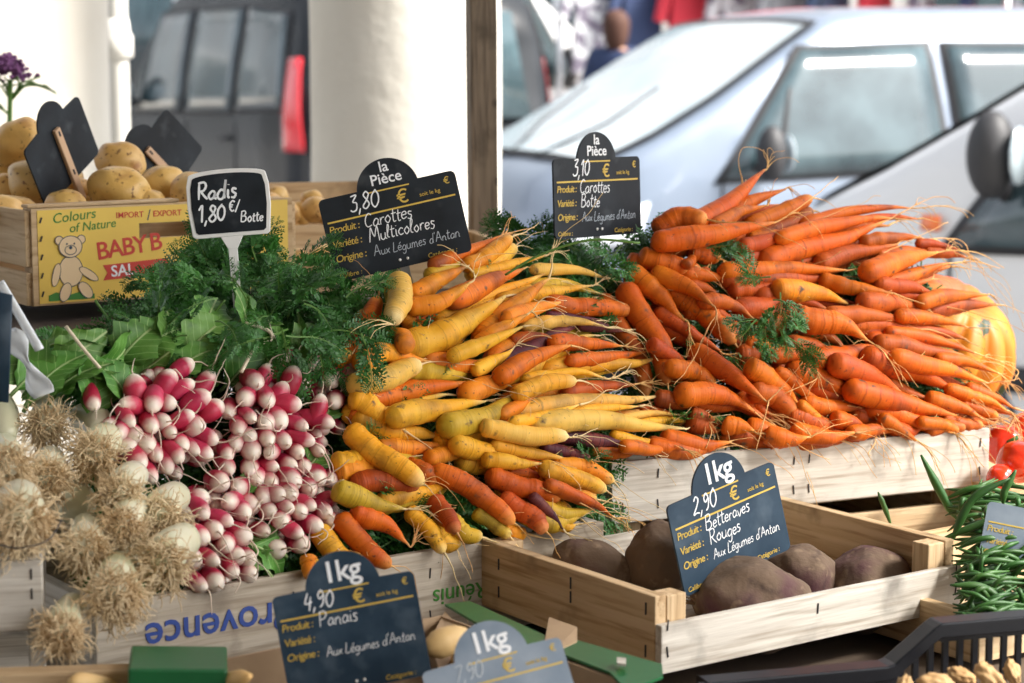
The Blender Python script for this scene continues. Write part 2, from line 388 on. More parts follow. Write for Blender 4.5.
# crate under the radishes and multicoloured carrots
P_end = onz(604, 522, ZT); P_start = onz(95, 606, ZT)
pl = (P_end-P_start).length; yawP = math.degrees(math.atan2(P_end.y-P_start.y, P_end.x-P_start.x))
pc = crate('wooden_crate', P_start, yawP, pl, .34, ZT-.088, .088, .084, label='long grey wooden crate with blue upside-down lettering under the radishes and multicoloured carrots', mats=('wprov','wgrey_y','wgrey_z'))
staples(pc, [(x, -.0006, z, a) for x in (.012, pl-.012, pl*.62, pl*.35) for z, a in ((.068,4),(.03,-6))])
# white crate of orange carrots
Q = W(790, 448, 2.05); ZQ = Q.z
Q0 = onz(612, 465, ZQ); Q1 = onz(990, 430, ZQ)
ql = (Q1-Q0).length; yawQ = math.degrees(math.atan2(Q1.y-Q0.y, Q1.x-Q0.x))
qc = crate('wooden_crate', Q0, yawQ, ql, .30, ZQ-.062, .062, .060, label='long whitish wooden crate holding the orange carrots', mats=('wgrey_x','wgrey_y','wgrey_z'))
staples(qc, [(x, -.0006, z, a) for x in (.012, .05, ql*.46, ql*.5, ql-.012) for z, a in ((.05,4),(.02,-6))])
# crate it stands on
Eq1, Eq2 = yawed(yawQ)
lo = Q0+Eq1*.01+Eq2*.012
crate('wooden_crate', lo, yawQ, ql-.02, .27, ZT-.09, .088, .052, label='shaded wooden crate hidden underneath the white orange-carrot crate', mats=('wood_x','wood_y','wood_z'), posts=True)
print('yaws', yawP, yawQ, pl, ql, ZT, zA, ZQ)
def text_obj(name, s, size, mt, parent, loc, rot=(0,0,0), off=0, shear=0, align='CENTER', ext=.0002, space=1, yscale=1, label=None):
    cu = bpy.data.curves.new('t', 'FONT'); cu.body = s; cu.size = size; cu.offset = off*size; cu.shear = shear; cu.align_x = align; cu.extrude = ext; cu.resolution_u = 3
    cu.space_character = space
    t = bpy.data.objects.new('t', cu); COL.objects.link(t); bpy.context.view_layer.update()
    me = bpy.data.meshes.new_from_object(t); bpy.data.objects.remove(t); bpy.data.curves.remove(cu)
    me.name = name; me.materials.clear(); me.materials.append(mt)
    if yscale != 1:
        for v in me.vertices: v.co.y *= yscale
    o = bpy.data.objects.new(name, me); COL.objects.link(o); o.parent = parent; o.location = loc; o.rotation_euler = rot
    if label: o['label'] = label
    return o
# lettering on the crate front: upside down, front face looks towards -y, so rotate by 180 in the face
def crate_x(px, par_loc, yaw, zt):      # local x of a pixel column on the front top edge
    e1, e2 = yawed(yaw); best = 0
    for i in range(2001):
        x = -.1+i*.0006
        if proj(Vector((par_loc.x, par_loc.y, zt))+e1*x)[0] >= px: return x
    return 1
x = crate_x(232, P_start, yawP, ZT)
text_obj('lettering', 'Provence', .036, M['blueprint'], pc, (x-.012, -.0006, .066), (R(90), R(180), 0), off=.012, label='blue upside-down word on the crate front')
x = crate_x(455, P_start, yawP, ZT)
text_obj('lettering', 'Réunis', .022, M['greenprint'], pc, (x+.005, -.0006, .052), (R(90), R(180), 0), off=.005)

# ---------------------------------------------------------------- carrots
def plane(P0, e1, e2, s):
    u = e2*math.cos(R(s))+Z*math.sin(R(s)); N = e1.cross(u).normalized()
    if N.dot(FW) > 0: N = -N
    return (P0, N)
ex1, ex2 = yawed(yawP)
PL_Y = plane(onz(475, 548, ZT)-Z*.004+ex2*.002, ex1, ex2, 50)
PL_R = plane(onz(230, 585, ZT)+ex2*.012, ex1, ex2, 52)
PL_O = plane(Q-Z*.002, Eq1, Eq2, 50)
TAPER = [(0,.3),(.015,.62),(.05,.92),(.12,1),(.3,1),(.48,.86),(.65,.65),(.80,.41),(.91,.22),(1,.08)]
BLUNT = [(0,.3),(.015,.62),(.05,.90),(.12,1),(.6,.97),(.82,.84),(.93,.66),(.985,.40),(1,.14)]
def lut(T, s):
    for i in range(1, len(T)):
        if s <= T[i][0]:
            a, b = T[i-1], T[i]; return a[1]+(b[1]-a[1])*(s-a[0])/(b[0]-a[0])
    return T[-1][1]
class Stack:
    def __init__(s): s.c = []
    def place(s, base, N, r, cap):
        n = len(base); req = [0]*n
        for i, p in enumerate(base):
            for q, qr, qh in s.c:
                d = p-q; d = (d-N*d.dot(N)).length; rr = (r[i]+qr)*.92
                if d < rr:
                    req[i] = max(req[i], qh+math.sqrt(rr*rr-d*d)*.80)
        # straight line above most of the required heights
        best = None
        for a in range(0, 9):
            for b in range(0, 9):
                ha, hb = cap*a/8, cap*b/8; cost = 0
                for i in range(n):
                    h = ha+(hb-ha)*i/(n-1); cost += max(0, req[i]-h)*5+h*.9
                if best is None or cost < best[0]: best = (cost, ha, hb)
        return best[1], best[2]
def build_carrot(kind, pts, w, tail, blunt, lay, PLN, stack, rnd, cap=.045, low=0):
    P0, N = PLN
    base = [onplane(x, y, P0, N) for x, y in pts]
    sp, _ = resample(cr(base, 6), 26)
    dep = (sp[13]-CAM).dot(FW); w = (w*.84 if w < 28 else 23.5+(w-28)*.5) if PLN is PL_O else w*.92; rad = w/2*dep/F
    T = BLUNT if blunt else TAPER
    k8 = [sp[i] for i in range(0, 26, 3)]; r8 = [rad*lut(T, i/25) for i in range(0, 26, 3)]
    ha, hb = stack.place(k8, N, r8, cap)
    if low: ha = hb = -low
    for i, p in enumerate(k8):
        h = ha+(hb-ha)*i/8
        stack.c.append((p, r8[i], h))
    def lift(p, h):
        d = (p-CAM).normalized(); return p-d*(h/abs(d.dot(N)))
    out = []; rr = []
    sd = rnd.uniform(0, 99); bendamp = rad*.30
    for i, p in enumerate(sp):
        s = i/25; q = lift(p, ha+(hb-ha)*s+rad*.55)
        q = q+Vector((noise.noise(Vector((s*2.4+sd,0,0))), noise.noise(Vector((0,s*2.4+sd,0))), noise.noise(Vector((0,0,s*2.4+sd)))))*bendamp
        out.append(q)
        rr.append(rad*lut(T, s)*(1+.13*noise.noise(Vector((s*9+sd, 1, 2)))+.03*noise.noise(Vector((s*30+sd, 5, 2)))))
    m = MB(); m.tube(out, rr, 14, attr=[i/25 for i in range(26)])
    # uneven skin
    c0 = out[0]
    o = m.build('carrot', M[kind], loc=out[0])
    # tap root
    rm = MB()
    end = out[-1]; dr = (out[-1]-out[-4]).normalized()
    rt = M['rootO'] if kind in 'OR' else M['rootP']
    if tail:
        tp = [end-dr*.002, end+dr*.004]+[lift(onplane(x, y, P0, N), hb+rad*.8) for x, y in tail]
        ct = cr(tp, 6); k = len(ct)
        ct = [p+Vector((noise.noise(p*60),noise.noise(p*60+Vector((9,0,0))),noise.noise(p*60+Vector((0,9,0)))))*.0016*min(1,i/6) for i, p in enumerate(ct)]
        rm.tube(ct, [max(.0004, .0013*(1-.35*min(1,i/8))*(1-.6*i/k)) for i in range(k)], 6)
        hairs = [(ct[k//3], (ct[k//3+1]-ct[k//3]).normalized())] if k > 6 else []
        hairs.append((ct[k//2], (ct[k//2+1]-ct[k//2]).normalized()))
        n = rnd.randint(3, 5)
    else:
        hairs = [(end-dr*.002, dr)]; n = 1
    side = dr.cross(N).normalized()
    for k in range(n+(1 if rnd.random() < .5 else 0)):
        p, d = hairs[k % len(hairs)]
        ln = rnd.uniform(.015, .055) if tail else rnd.choice([.03,.05,.08,.11])*rnd.uniform(.7, 1.15)
        sgn = rnd.uniform(-1.3, 1.3); pp = [p]; v = (d+side*sgn*.4+N*rnd.uniform(-.1,.35)).normalized(); steps = 9
        for j in range(steps):
            v = (v+side*sgn*.16*math.sin(j*.9+sgn*5)+Vector((rnd.gauss(0,.13),rnd.gauss(0,.13),rnd.gauss(0,.13)-.10))).normalized()
            pp.append(pp[-1]+v*ln/steps)
        r0 = .0014 if (not tail and k == 0) else .0009
        rm.tube(cr(pp, 3), [max(.0003, r0*(1-min(.6,j/12))*(1-j/(steps*3+1)*.8)) for j in range(steps*3+1)], 5)
    # fine side rootlets on the body
    for k in range(rnd.randint(0, 2)):
        i = rnd.randint(5, 24); p = out[i]; th = rnd.uniform(-1.2, 1.2)
        nd = (N*math.cos(th)+side*math.sin(th)).normalized()
        q = p+nd*rr[i]*.93; pp = [q]; v = (nd*.6+dr*.7+side*rnd.uniform(-.5,.5)).normalized(); ln = rnd.uniform(.003,.013)
        for j in range(5):
            v = (v+Vector((rnd.gauss(0,.3),rnd.gauss(0,.3),rnd.gauss(0,.3)))*.6).normalized(); pp.append(pp[-1]+v*ln/5)
        lm = MB(); lm.tube(pp, [.0004,.00036,.00032,.00028,.00024,.0002], 4); lo_ = lm.build('rootlet', rt, loc=out[0]); lo_.location = (0,0,0); lo_.parent = o
    if rm.v: 
        r = rm.build('tap_root', rt, loc=out[0]); r.location = (0,0,0); r.parent = o
    cx, cy = proj(out[13])
    tx, ty = proj(out[-1]); hx, hy = proj(out[2])
    return dict(o=o, cx=cx, cy=cy, w=w, kind=kind, tail=bool(tail), blunt=blunt, dx=tx-hx, dy=ty-hy, L=math.hypot(tx-hx, ty-hy))
# (kind, points from crown to tip, width, tail, blunt, layer)
YC = [
('O',[(429,267),(452,257),(502,236)],17,[(534,228)],0,0),
('A',[(463,268),(489,254),(511,237)],19,None,1,1),
('A',[(408,296),(443,278),(468,266)],22,None,0,1),
('A',[(408,310),(443,300),(470,282)],22,[(472,272),(460,265),(440,266)],0,2),
('Y',[(470,277),(514,264),(545,254)],14,[(556,243),(560,228)],0,0),
('O',[(448,302),(482,286),(524,269)],26,None,0,1),
('Y',[(434,321),(470,303),(520,284),(548,272)],19,None,0,0),
('Y',[(403,347),(440,337),(475,316),(505,296)],34,None,0,2),
('A',[(474,345),(508,311),(530,293),(552,280)],26,None,0,1),
('P',[(530,270),(575,270),(608,278)],14,[(640,289),(662,298)],0,1),
('A',[(502,320),(535,309),(562,301)],20,None,0,2),
('Y',[(495,302),(550,291),(592,286)],18,[(610,276),(640,280)],0,0),
('A',[(475,348),(500,330),(528,314)],20,[(538,318)],0,2),
('Y',[(448,358),(488,342),(524,326)],18,None,0,2),
('P',[(520,326),(570,321),(604,326)],16,[(640,335),(658,360)],0,1),
('O',[(545,303),(592,307),(634,311)],21,None,1,0),
('U',[(498,366),(532,347),(572,326),(590,322)],20,None,0,0),
('U',[(575,324),(600,327),(626,331)],14,None,0,0),
('U',[(545,314),(575,317),(602,320)],9,None,0,0),
('O',[(548,342),(590,344),(622,346)],19,[(640,348),(662,349)],0,1),
('O',[(495,380),(541,354),(572,345)],23,None,0,1),
('Y',[(540,370),(592,364),(635,364),(658,357)],21,[(668,352)],0,0),
('Y',[(520,380),(575,372),(605,378)],15,[(618,376),(627,371),(632,364)],0,1),
('Y',[(512,396),(547,383),(577,381)],20,None,1,2),
('R',[(560,392),(602,387),(636,384)],19,[(660,381),(688,383)],0,0),
('P',[(510,414),(572,402),(623,401),(660,396)],22,[(678,390),(700,380),(735,378),(762,361)],0,0),
('P',[(530,424),(602,420),(640,427),(684,428)],25,[(702,421),(700,400),(690,378)],0,1),
('P',[(622,418),(652,413),(680,415)],9,[(690,416)],0,2),
('Y',[(508,423),(545,416),(580,404)],14,None,0,1),
('P',[(480,428),(531,435),(568,438)],22,[(585,434),(598,428)],1,1),
('U',[(555,437),(600,440),(640,448)],19,[(655,454),(668,457)],0,0),
('Y',[(610,434),(640,442),(662,438)],14,[(670,430),(674,424)],0,0),
('U',[(540,446),(570,454),(590,459)],15,[(600,452)],1,0),
('Y',[(490,445),(537,454),(566,460)],18,None,0,1),
('Y',[(482,459),(520,463),(541,465)],19,[(544,471)],0,2),
('A',[(552,465),(592,470),(614,481)],20,None,1,0),
('Y',[(540,467),(580,480),(606,490)],21,None,1,1),
('O',[(505,470),(530,475),(552,482)],16,None,0,0),
('O',[(485,474),(530,490),(562,497)],25,None,1,1),
('O',[(545,485),(592,503),(614,517)],17,[(626,520),(630,533)],0,1),
('G',[(525,498),(560,515),(594,508)],22,[(612,499),(628,500)],0,0),
('R',[(500,498),(530,516),(546,532)],24,None,1,1),
('U',[(530,495),(550,514),(564,530)],14,[(574,536)],0,1),
('O',[(432,468),(478,494),(514,524)],25,None,1,2),
('G',[(474,510),(495,525),(510,537)],18,None,1,0),
('G',[(445,518),(465,532),(482,538)],20,None,1,0),
('R',[(432,498),(446,515),(457,532)],21,None,1,1),
('Y',[(408,508),(428,530),(446,553)],20,None,1,1),
('O',[(350,512),(385,525),(408,543)],25,[(415,535),(420,520)],0,1),
('O',[(338,516),(365,548),(391,567)],25,None,1,0),
('G',[(335,488),(373,504),(404,509)],27,[(420,508),(432,505)],0,1),
('Y',[(378,500),(425,492),(455,480)],21,None,0,0),
('R',[(350,484),(390,482),(420,484)],26,None,1,0),
('O',[(404,464),(425,474),(436,482)],24,None,1,1),
('Y',[(346,428),(388,461),(424,484)],28,None,1,2),
('Y',[(333,463),(355,461),(374,464)],25,None,1,1),
('Y',[(352,418),(398,430),(445,438)],27,None,0,0),
('Y',[(350,395),(380,414),(406,431)],26,None,0,1),
('A',[(376,446),(415,448),(448,443)],20,[(440,452),(410,457),(396,455)],0,0),
('A',[(425,458),(443,455),(460,450)],20,None,1,0),
('Y',[(450,446),(490,452),(522,460)],24,[(535,462)],0,0),
('P',[(450,430),(480,434),(505,442)],19,None,1,0),
('G',[(440,428),(480,419),(503,406),(518,394)],29,[(512,390)],0,0),
('Y',[(388,420),(440,408),(486,401)],28,[(505,404),(516,399)],0,1),
('O',[(360,402),(412,391),(470,381)],26,None,0,0),
('A',[(460,396),(500,381),(532,371)],25,None,0,0),
('A',[(420,360),(465,366),(490,361)],26,None,0,0),
('A',[(355,364),(385,354),(430,362)],25,None,0,1),
('P',[(352,386),(388,376),(419,366)],28,None,1,2),
('O',[(345,367),(364,330),(379,298)],24,None,1,0),
('A',[(332,366),(340,358),(352,356)],20,None,1,0),
('Y',[(472,370),(495,362),(512,348)],17,[(520,344),(545,349)],0,1),
('R',[(508,341),(535,336),(552,338)],15,None,0,0),
('P',[(398,277),(400,300),(393,322)],28,[(386,323),(372,327)],1,2),
('A',[(402,316),(415,326),(427,331)],18,[(432,330)],0,1),
('A',[(408,345),(400,338),(388,336)],22,[(400,333),(423,336)],1,2),
('A',[(500,416),(525,402),(538,394)],16,None,0,1),
('A',[(308,556),(309,566),(312,578)],19,None,1,0),
('Y',[(566,415),(610,408),(640,406)],14,None,0,0),
('O',[(566,362),(610,357),(648,352)],16,[(665,350)],0,0),
('O',[(620,446),(650,450),(676,448)],16,[(690,452)],0,0),
]
OC = [
('O',[(690,228),(738,195),(765,170)],25,[(767,158),(763,150)],0,1),
('O',[(712,222),(752,201),(787,189)],20,[(797,196)],0,0),
('O',[(712,226),(745,211),(766,205)],18,[(770,192)],0,1),
('O',[(745,227),(780,213),(812,197)],21,None,1,0),
('O',[(655,234),(680,217),(708,221)],28,None,1,1),
('O',[(651,241),(705,236),(773,222)],29,[(790,214),(812,198),(838,177)],0,2),
('O',[(638,255),(665,263),(689,267)],26,None,1,2),
('O',[(686,266),(690,262),(693,257)],13,None,1,2),
('O',[(688,252),(705,256),(720,259)],22,[(722,270)],1,0),
('O',[(680,274),(712,276),(731,284)],18,[(737,300),(728,316),(716,325)],0,1),
('O',[(652,272),(690,288),(713,306)],24,[(716,316),(705,335),(688,368),(675,385)],0,2),
('O',[(628,270),(662,298),(686,320)],28,[(690,334),(699,355),(701,375)],0,2),
('O',[(622,284),(643,318),(658,345),(668,385)],33,None,1,0),
('O',[(665,288),(708,315),(736,344)],31,[(742,340)],1,0),
('R',[(655,310),(694,335),(722,352)],20,[(740,352),(750,343)],0,0),
('R',[(705,305),(735,325),(748,338)],15,[(751,348),(735,356)],0,0),
('O',[(745,346),(768,350),(783,362)],24,[(784,370),(768,380)],0,1),
('O',[(778,355),(795,358),(812,366)],19,None,1,0),
('O',[(745,366),(780,386),(798,404)],29,[(804,420),(814,450)],0,1),
('O',[(690,350),(730,375),(763,399)],29,[(768,402),(762,425),(756,450)],0,1),
('O',[(665,368),(695,372),(714,387)],24,None,1,1),
('O',[(675,394),(722,396),(755,413)],32,[(775,428),(800,446),(830,460)],0,1),
('O',[(735,392),(755,402),(770,414)],24,None,0,0),
('R',[(750,388),(775,398),(793,413)],28,None,1,0),
('O',[(660,435),(698,446),(730,442)],25,None,0,0),
('O',[(648,446),(668,447),(686,450)],19,[(700,455)],0,1),
('O',[(722,424),(742,427),(755,431)],24,[(775,433)],0,1),
('R',[(690,415),(705,420),(722,426)],22,None,0,0),
('R',[(655,398),(680,402),(700,411)],22,[(712,430),(706,448)],0,0),
('O',[(745,426),(785,437),(808,435)],27,None,0,0),
('O',[(795,316),(845,327),(868,341)],36,[(884,352),(895,370),(902,388)],0,1),
('R',[(785,345),(815,347),(838,352)],26,None,0,0),
('O',[(810,362),(852,353),(884,350)],30,None,0,0),
('O',[(770,356),(798,355),(814,367)],20,[(815,380),(785,393)],0,2),
('O',[(785,368),(832,385),(866,404)],33,[(880,418),(896,432)],0,1),
('O',[(775,370),(803,390),(822,402)],17,[(845,406),(862,408)],0,2),
('O',[(800,400),(832,409),(862,406)],24,None,0,0),
('R',[(830,362),(868,375),(905,396)],32,None,0,1),
('O',[(845,388),(910,405),(957,416)],33,None,0,1),
('O',[(862,355),(920,374),(957,393)],34,[(970,399),(972,405)],0,1),
('O',[(890,356),(943,370),(984,381)],25,[(1004,381),(1018,379)],0,1),
('R',[(872,343),(925,351),(962,354)],25,None,0,0),
('O',[(885,332),(932,339),(975,353)],18,[(1000,362),(1018,370),(1014,381)],0,1),
('O',[(935,358),(970,362),(998,374)],16,[(1006,379)],0,0),
('R',[(845,324),(890,326),(920,331)],23,None,0,0),
('O',[(895,316),(935,319),(965,326)],19,[(990,328)],0,1),
('R',[(825,313),(870,316),(912,321)],23,[(925,324)],0,0),
('O',[(865,408),(915,420),(952,433)],26,[(970,450),(984,468)],0,0),
('O',[(925,398),(960,408),(982,418)],22,[(1000,423)],0,1),
('O',[(945,388),(983,400),(1008,411)],18,[(1013,420),(1008,432)],0,1),
('O',[(965,388),(995,398),(1014,408)],16,None,0,0),
('O',[(958,404),(985,412),(998,416)],15,None,1,0),
('O',[(918,421),(940,425),(958,430)],16,None,1,0),
('O',[(832,418),(850,422),(866,427)],22,[(875,440),(868,455)],0,0),
('O',[(848,434),(872,430),(896,431)],20,None,0,0),
('O',[(880,416),(902,431),(918,442)],18,[(935,460),(944,484)],0,1),
('O',[(790,430),(825,437),(855,433)],24,None,0,0),
('O',[(765,434),(788,440),(808,437)],25,[(795,425)],0,1),
('A',[(798,404),(815,416),(830,424)],15,[(848,432)],0,1),
('O',[(798,224),(846,213),(888,207),(912,208)],16,[(940,206),(960,210),(968,218)],0,0),
('O',[(775,240),(824,226),(868,219),(894,219)],21,None,0,1),
('O',[(758,264),(835,240),(885,222)],30,[(905,211),(925,200),(945,197),(956,203)],0,1),
('R',[(815,266),(852,253),(898,245)],24,None,0,0),
('O',[(860,243),(900,237),(923,238)],18,[(945,239),(965,243),(972,268)],0,0),
('O',[(860,275),(910,258),(938,251)],30,[(960,250),(985,256),(1005,268)],0,1),
('R',[(915,243),(945,246),(960,250)],12,None,0,0),
('O',[(872,288),(920,272),(950,264)],20,[(975,262),(1000,268)],0,0),
('O',[(718,271),(790,270),(844,269)],24,[(870,264),(885,252),(915,238),(948,222)],0,2),
('A',[(772,290),(817,293),(848,303)],29,[(880,299),(905,292)],0,2),
('O',[(818,280),(857,289),(893,293)],21,[(925,304)],0,1),
('R',[(875,284),(915,289),(940,298)],20,None,0,0),
('O',[(915,303),(955,296),(988,295)],20,[(996,300)],0,1),
('R',[(858,302),(900,304),(928,311)],26,None,0,0),
('O',[(748,238),(775,232),(797,226)],15,None,0,0),
('R',[(738,248),(776,238),(806,230)],20,None,0,0),
('R',[(730,290),(755,290),(775,288)],20,None,1,0),
('R',[(735,312),(765,304),(795,303)],28,None,0,0),
('R',[(755,332),(785,322),(812,325)],24,None,0,0),
('R',[(700,300),(730,304),(752,318)],20,None,0,0),
('R',[(650,345),(672,356),(690,366)],20,None,0,0),
]
rnd = random.Random(11)
def run_pile(data, PLN, cap, low_n, bounds):
    st = Stack(); info = []
    order = sorted(range(len(data)), key=lambda i: data[i][5])
    # carrots buried underneath, following the ones above them
    for i in range(low_n):
        b = data[(i*len(data))//low_n]; dx = rnd.uniform(-22, 16); dy = rnd.uniform(6, 16)
        pts = [(x+dx, min(y+dy, bounds(x+dx))) for x, y in b[1]]
        d = build_carrot('R' if data is OC else rnd.choice('YYAGO'), pts, min(26, b[2]+3), None, b[4], 0, PLN, Stack(), rnd, low=rnd.choice([.002,.007,.012]))
        d['buried'] = True; info.append(d)
    for i in order:
        k, pts, w, tail, bl, lay = data[i]
        d = build_carrot(k, pts, w, tail, bl, lay, PLN, st, rnd, cap); info.append(d)
    return info
infoY = run_pile(YC, PL_Y, .034, 44, lambda x: 545-(x-475)*.16-4)
infoO = run_pile(OC, PL_O, .034, 79, lambda x: 448-(x-790)*.092-6)
CN = {'O':'orange','R':'dull rust-orange','Y':'golden yellow','G':'olive yellow','P':'pale cream-yellow','A':'amber','U':'dark purple'}
ORD = ['first','second','third','fourth','fifth','sixth','seventh','eighth','ninth','tenth','eleventh','twelfth','thirteenth']
def label_pile(info, where, group, cat):
    vis = [d for d in info if not d.get('buried')]; vis.sort(key=lambda d: d['cy']); n = 9
    rows = [vis[i:i+n] for i in range(0, len(vis), n)]
    for ri, row in enumerate(rows):
        row.sort(key=lambda d: d['cx'])
        for ci, d in enumerate(row):
            th = 'stout' if d['w'] >= 27 else ('thin' if d['w'] <= 17 else '')
            lr = 'long-rooted ' if d['tail'] else ''
            pos = 'leftmost' if ci == 0 else ('rightmost' if ci == len(row)-1 else ORD[ci]+' from left')
            lab = f"{th} {CN[d['kind']]} {lr}carrot, {pos} in {ORD[ri]} row down of {where}".strip()
            tag(d['o'], lab, 'carrot', group)
    for d in info:
        if d.get('buried'): tag(d['o'], f'shaded carrot mostly buried beneath the other carrots of {where}', 'carrot', group+', buried')
label_pile(infoY, 'multicoloured heap', 'multicoloured carrots heaped in the long grey crate', 'carrot')
label_pile(infoO, 'orange heap', 'orange carrots heaped in the white crate', 'carrot')
# ---------------------------------------------------------------- radish bunches
B1 = [(135,110,150,165),(40,200,35,160),(100,188,130,190),(180,205,185,175),(235,100,205,150),(290,80,245,110),(290,130,250,158),(335,100,312,135),(330,160,285,182),(245,190,212,178),(290,210,248,224),(360,180,325,205),(135,245,118,215),(185,255,178,228),(220,232,214,222),(235,265,232,245),(150,275,138,255),(175,300,168,278),(130,300,122,285),(225,365,205,305),(190,385,165,340),(160,350,145,310),(310,255,282,238),(350,285,310,262),(300,315,275,288),(335,325,305,300),(255,335,235,310),(375,215,382,192),(70,250,90,235),(200,330,190,300),(265,300,255,280),(95,270,105,250)]
B2 = [(450,145,438,125),(480,85,468,115),(495,65,502,95),(520,130,502,155),(545,90,538,135),(590,90,600,78),(480,190,475,165),(562,190,520,183),(610,160,602,195),(635,140,642,112),(665,150,690,118),(700,108,650,100),(440,230,425,212),(470,240,482,222),(512,242,498,218),(575,252,548,238),(645,242,595,218),(402,262,402,240),(435,275,428,260),(480,287,472,268),(527,290,512,270),(595,285,555,268),(612,312,600,295),(440,322,432,295),(392,297,402,278),(502,350,478,332),(545,347,530,325),(375,328,370,305),(380,362,368,340),(425,362,432,342),(450,387,450,365),(412,180,425,165),(640,185,650,170),(560,315,550,295),(475,320,485,305)]
B3 = [(325,412,292,430),(370,437,390,425),(320,478,300,452),(387,492,352,475),(425,472,408,448),(395,402,412,388),(452,450,428,428),(325,538,295,518),(370,547,378,528),(432,532,400,515),(282,497,272,512),(275,462,282,452),(352,592,325,570),(437,582,428,565),(395,622,382,598),(320,657,295,628),(352,647,338,625),(442,622,428,605),(350,510,340,495),(300,585,290,565),(410,575,400,560),(270,540,280,525),(365,395,350,380)]
B4 = [(490,392,482,375),(512,420,498,408),(550,390,538,368),(575,352,572,335),(602,387,600,365),(585,412,578,395),(597,452,565,438),(537,452,525,438),(490,462,482,448),(515,492,508,478),(560,462,560,450),(565,522,535,498),(612,502,585,488),(632,467,618,448),(657,420,625,435),(632,380,642,365),(572,550,555,535),(630,542,618,525),(475,512,462,498),(512,555,500,540),(642,490,630,478),(540,420,528,405),(460,430,470,415)]
def zr(x, y): return 80+x/2.529, 330+y/2.529
rr_ = random.Random(5)
def radish(parent, tx, ty, hx, hy, bulge, small=False, size=1.0):
    P0, N = PL_R
    a = onplane(*zr(tx, ty), P0, N); h = onplane(*zr(hx, hy), P0, N)
    d = (a-CAM).normalized()
    tip = a-d*(bulge/abs(d.dot(N)))
    head = h-d*(bulge/abs(d.dot(N)))
    lat = (head-tip)*2.3; L = .033*size*rr_.uniform(.9,1.12)
    if lat.length > L*.92: lat = lat.normalized()*L*.92
    dep = math.sqrt(max(0, L*L-lat.length**2))
    back = (d*.85-N*.5).normalized()
    head = tip+lat+back*dep
    ax = (head-tip).normalized(); r = .0089*size*rr_.uniform(.82,1.14)
    L = (head-tip).length
    prof = [(0,.05),(.02,.28),(.06,.48),(.14,.72),(.26,.90),(.42,1.0),(.6,.94),(.78,.78),(.9,.56),(.97,.36),(1,.2)]
    m = MB(); pts = []; rads = []; at = []
    bend = ax.orthogonal()*rr_.uniform(-.002,.002)
    for i in range(17):
        s = 1-(1-i/16)**1.0; s = (i/16)**1.35 if i < 16 else 1
        pts.append(tip+ax*(L*s)+bend*math.sin(s*3.14)); rads.append(max(.0004, r*lut(prof, s)))
        at.append(1-s)
    m.tube(pts, rads, 16, attr=at)
    o = m.build('radish', M['radish'], loc=head)
    o.parent = parent; o.location = head-parent.location
    # curling root
    rm = MB(); pp = [tip+ax*.0008]; v = (-ax+Vector((rr_.gauss(0,.35),rr_.gauss(0,.1),rr_.gauss(0,.35)))).normalized()
    ln = rr_.choice([.012,.02,.03,.045])*rr_.uniform(.8,1.2)*size; curl = Vector((rr_.gauss(0,.3),rr_.gauss(0,.05),rr_.gauss(0,.3)-.08))
    for j in range(9):
        v = (v+curl*.55+Vector((rr_.gauss(0,.15),rr_.gauss(0,.05),rr_.gauss(0,.15)))).normalized()
        if v.y > .25: v.y = -.1
        pp.append(pp[-1]+v*ln/9)
    ct = cr(pp, 3); rm.tube(ct, [max(.00028, .00125*size*(1-i/4) if i < 2 else .0008*size*(1-i/len(ct)*.7)) for i in range(len(ct))], 5)
    q = rm.build('root', M['rootW'], loc=head); q.parent = o; q.location = (0,0,0)
def bunch(tips, label, bulge_amp, cx, cy, rx, ry, fill):
    P0, N = PL_R
    c = onplane(*zr(cx, cy), P0, N)
    b = empty('radish_bunch', c, label, 'radish bunch', 'bunches of pink and white radishes')
    n = 0; used = [(t[0], t[1]) for t in tips]
    for t in tips:
        u = ((t[0]-cx)/rx)**2+((t[1]-cy)/ry)**2
        radish(b, *t, bulge=.014+bulge_amp*max(0, 1-u)+rr_.uniform(0,.004), size=rr_.uniform(.9,1.12)); n += 1
    # deeper radishes seen in the gaps
    k = 0; tries = 0
    while k < fill and tries < 900:
        tries += 1
        th = rr_.uniform(0, 6.283); q = math.sqrt(rr_.random())
        x = cx+rx*q*math.cos(th); y = cy+ry*q*math.sin(th)
        if min((x-a)**2+(y-e)**2 for a, e in used) < 13**2: continue
        used.append((x, y)); u = q*q
        radish(b, x, y, x+(cx-x)*.25+rr_.uniform(-10,10), y-rr_.uniform(5,25), bulge=bulge_amp*max(0,1-u)-.004, size=rr_.uniform(.72,.9)); k += 1
    tie = MB(); return b
RB = [bunch(B1, 'bunch of pink and white radishes at upper left, beside the root tufts of leeks', .012, 215, 235, 190, 150, 40),
      bunch(B2, 'bunch of pink and white radishes at upper right, touching the yellow carrots', .014, 520, 220, 160, 160, 44),
      bunch(B3, 'lower left bunch of radishes hanging over the crate edge beside leek roots', .014, 350, 520, 105, 145, 36),
      bunch(B4, 'lower right bunch of radishes above the single amber carrot end', .014, 560, 450, 110, 110, 32)]
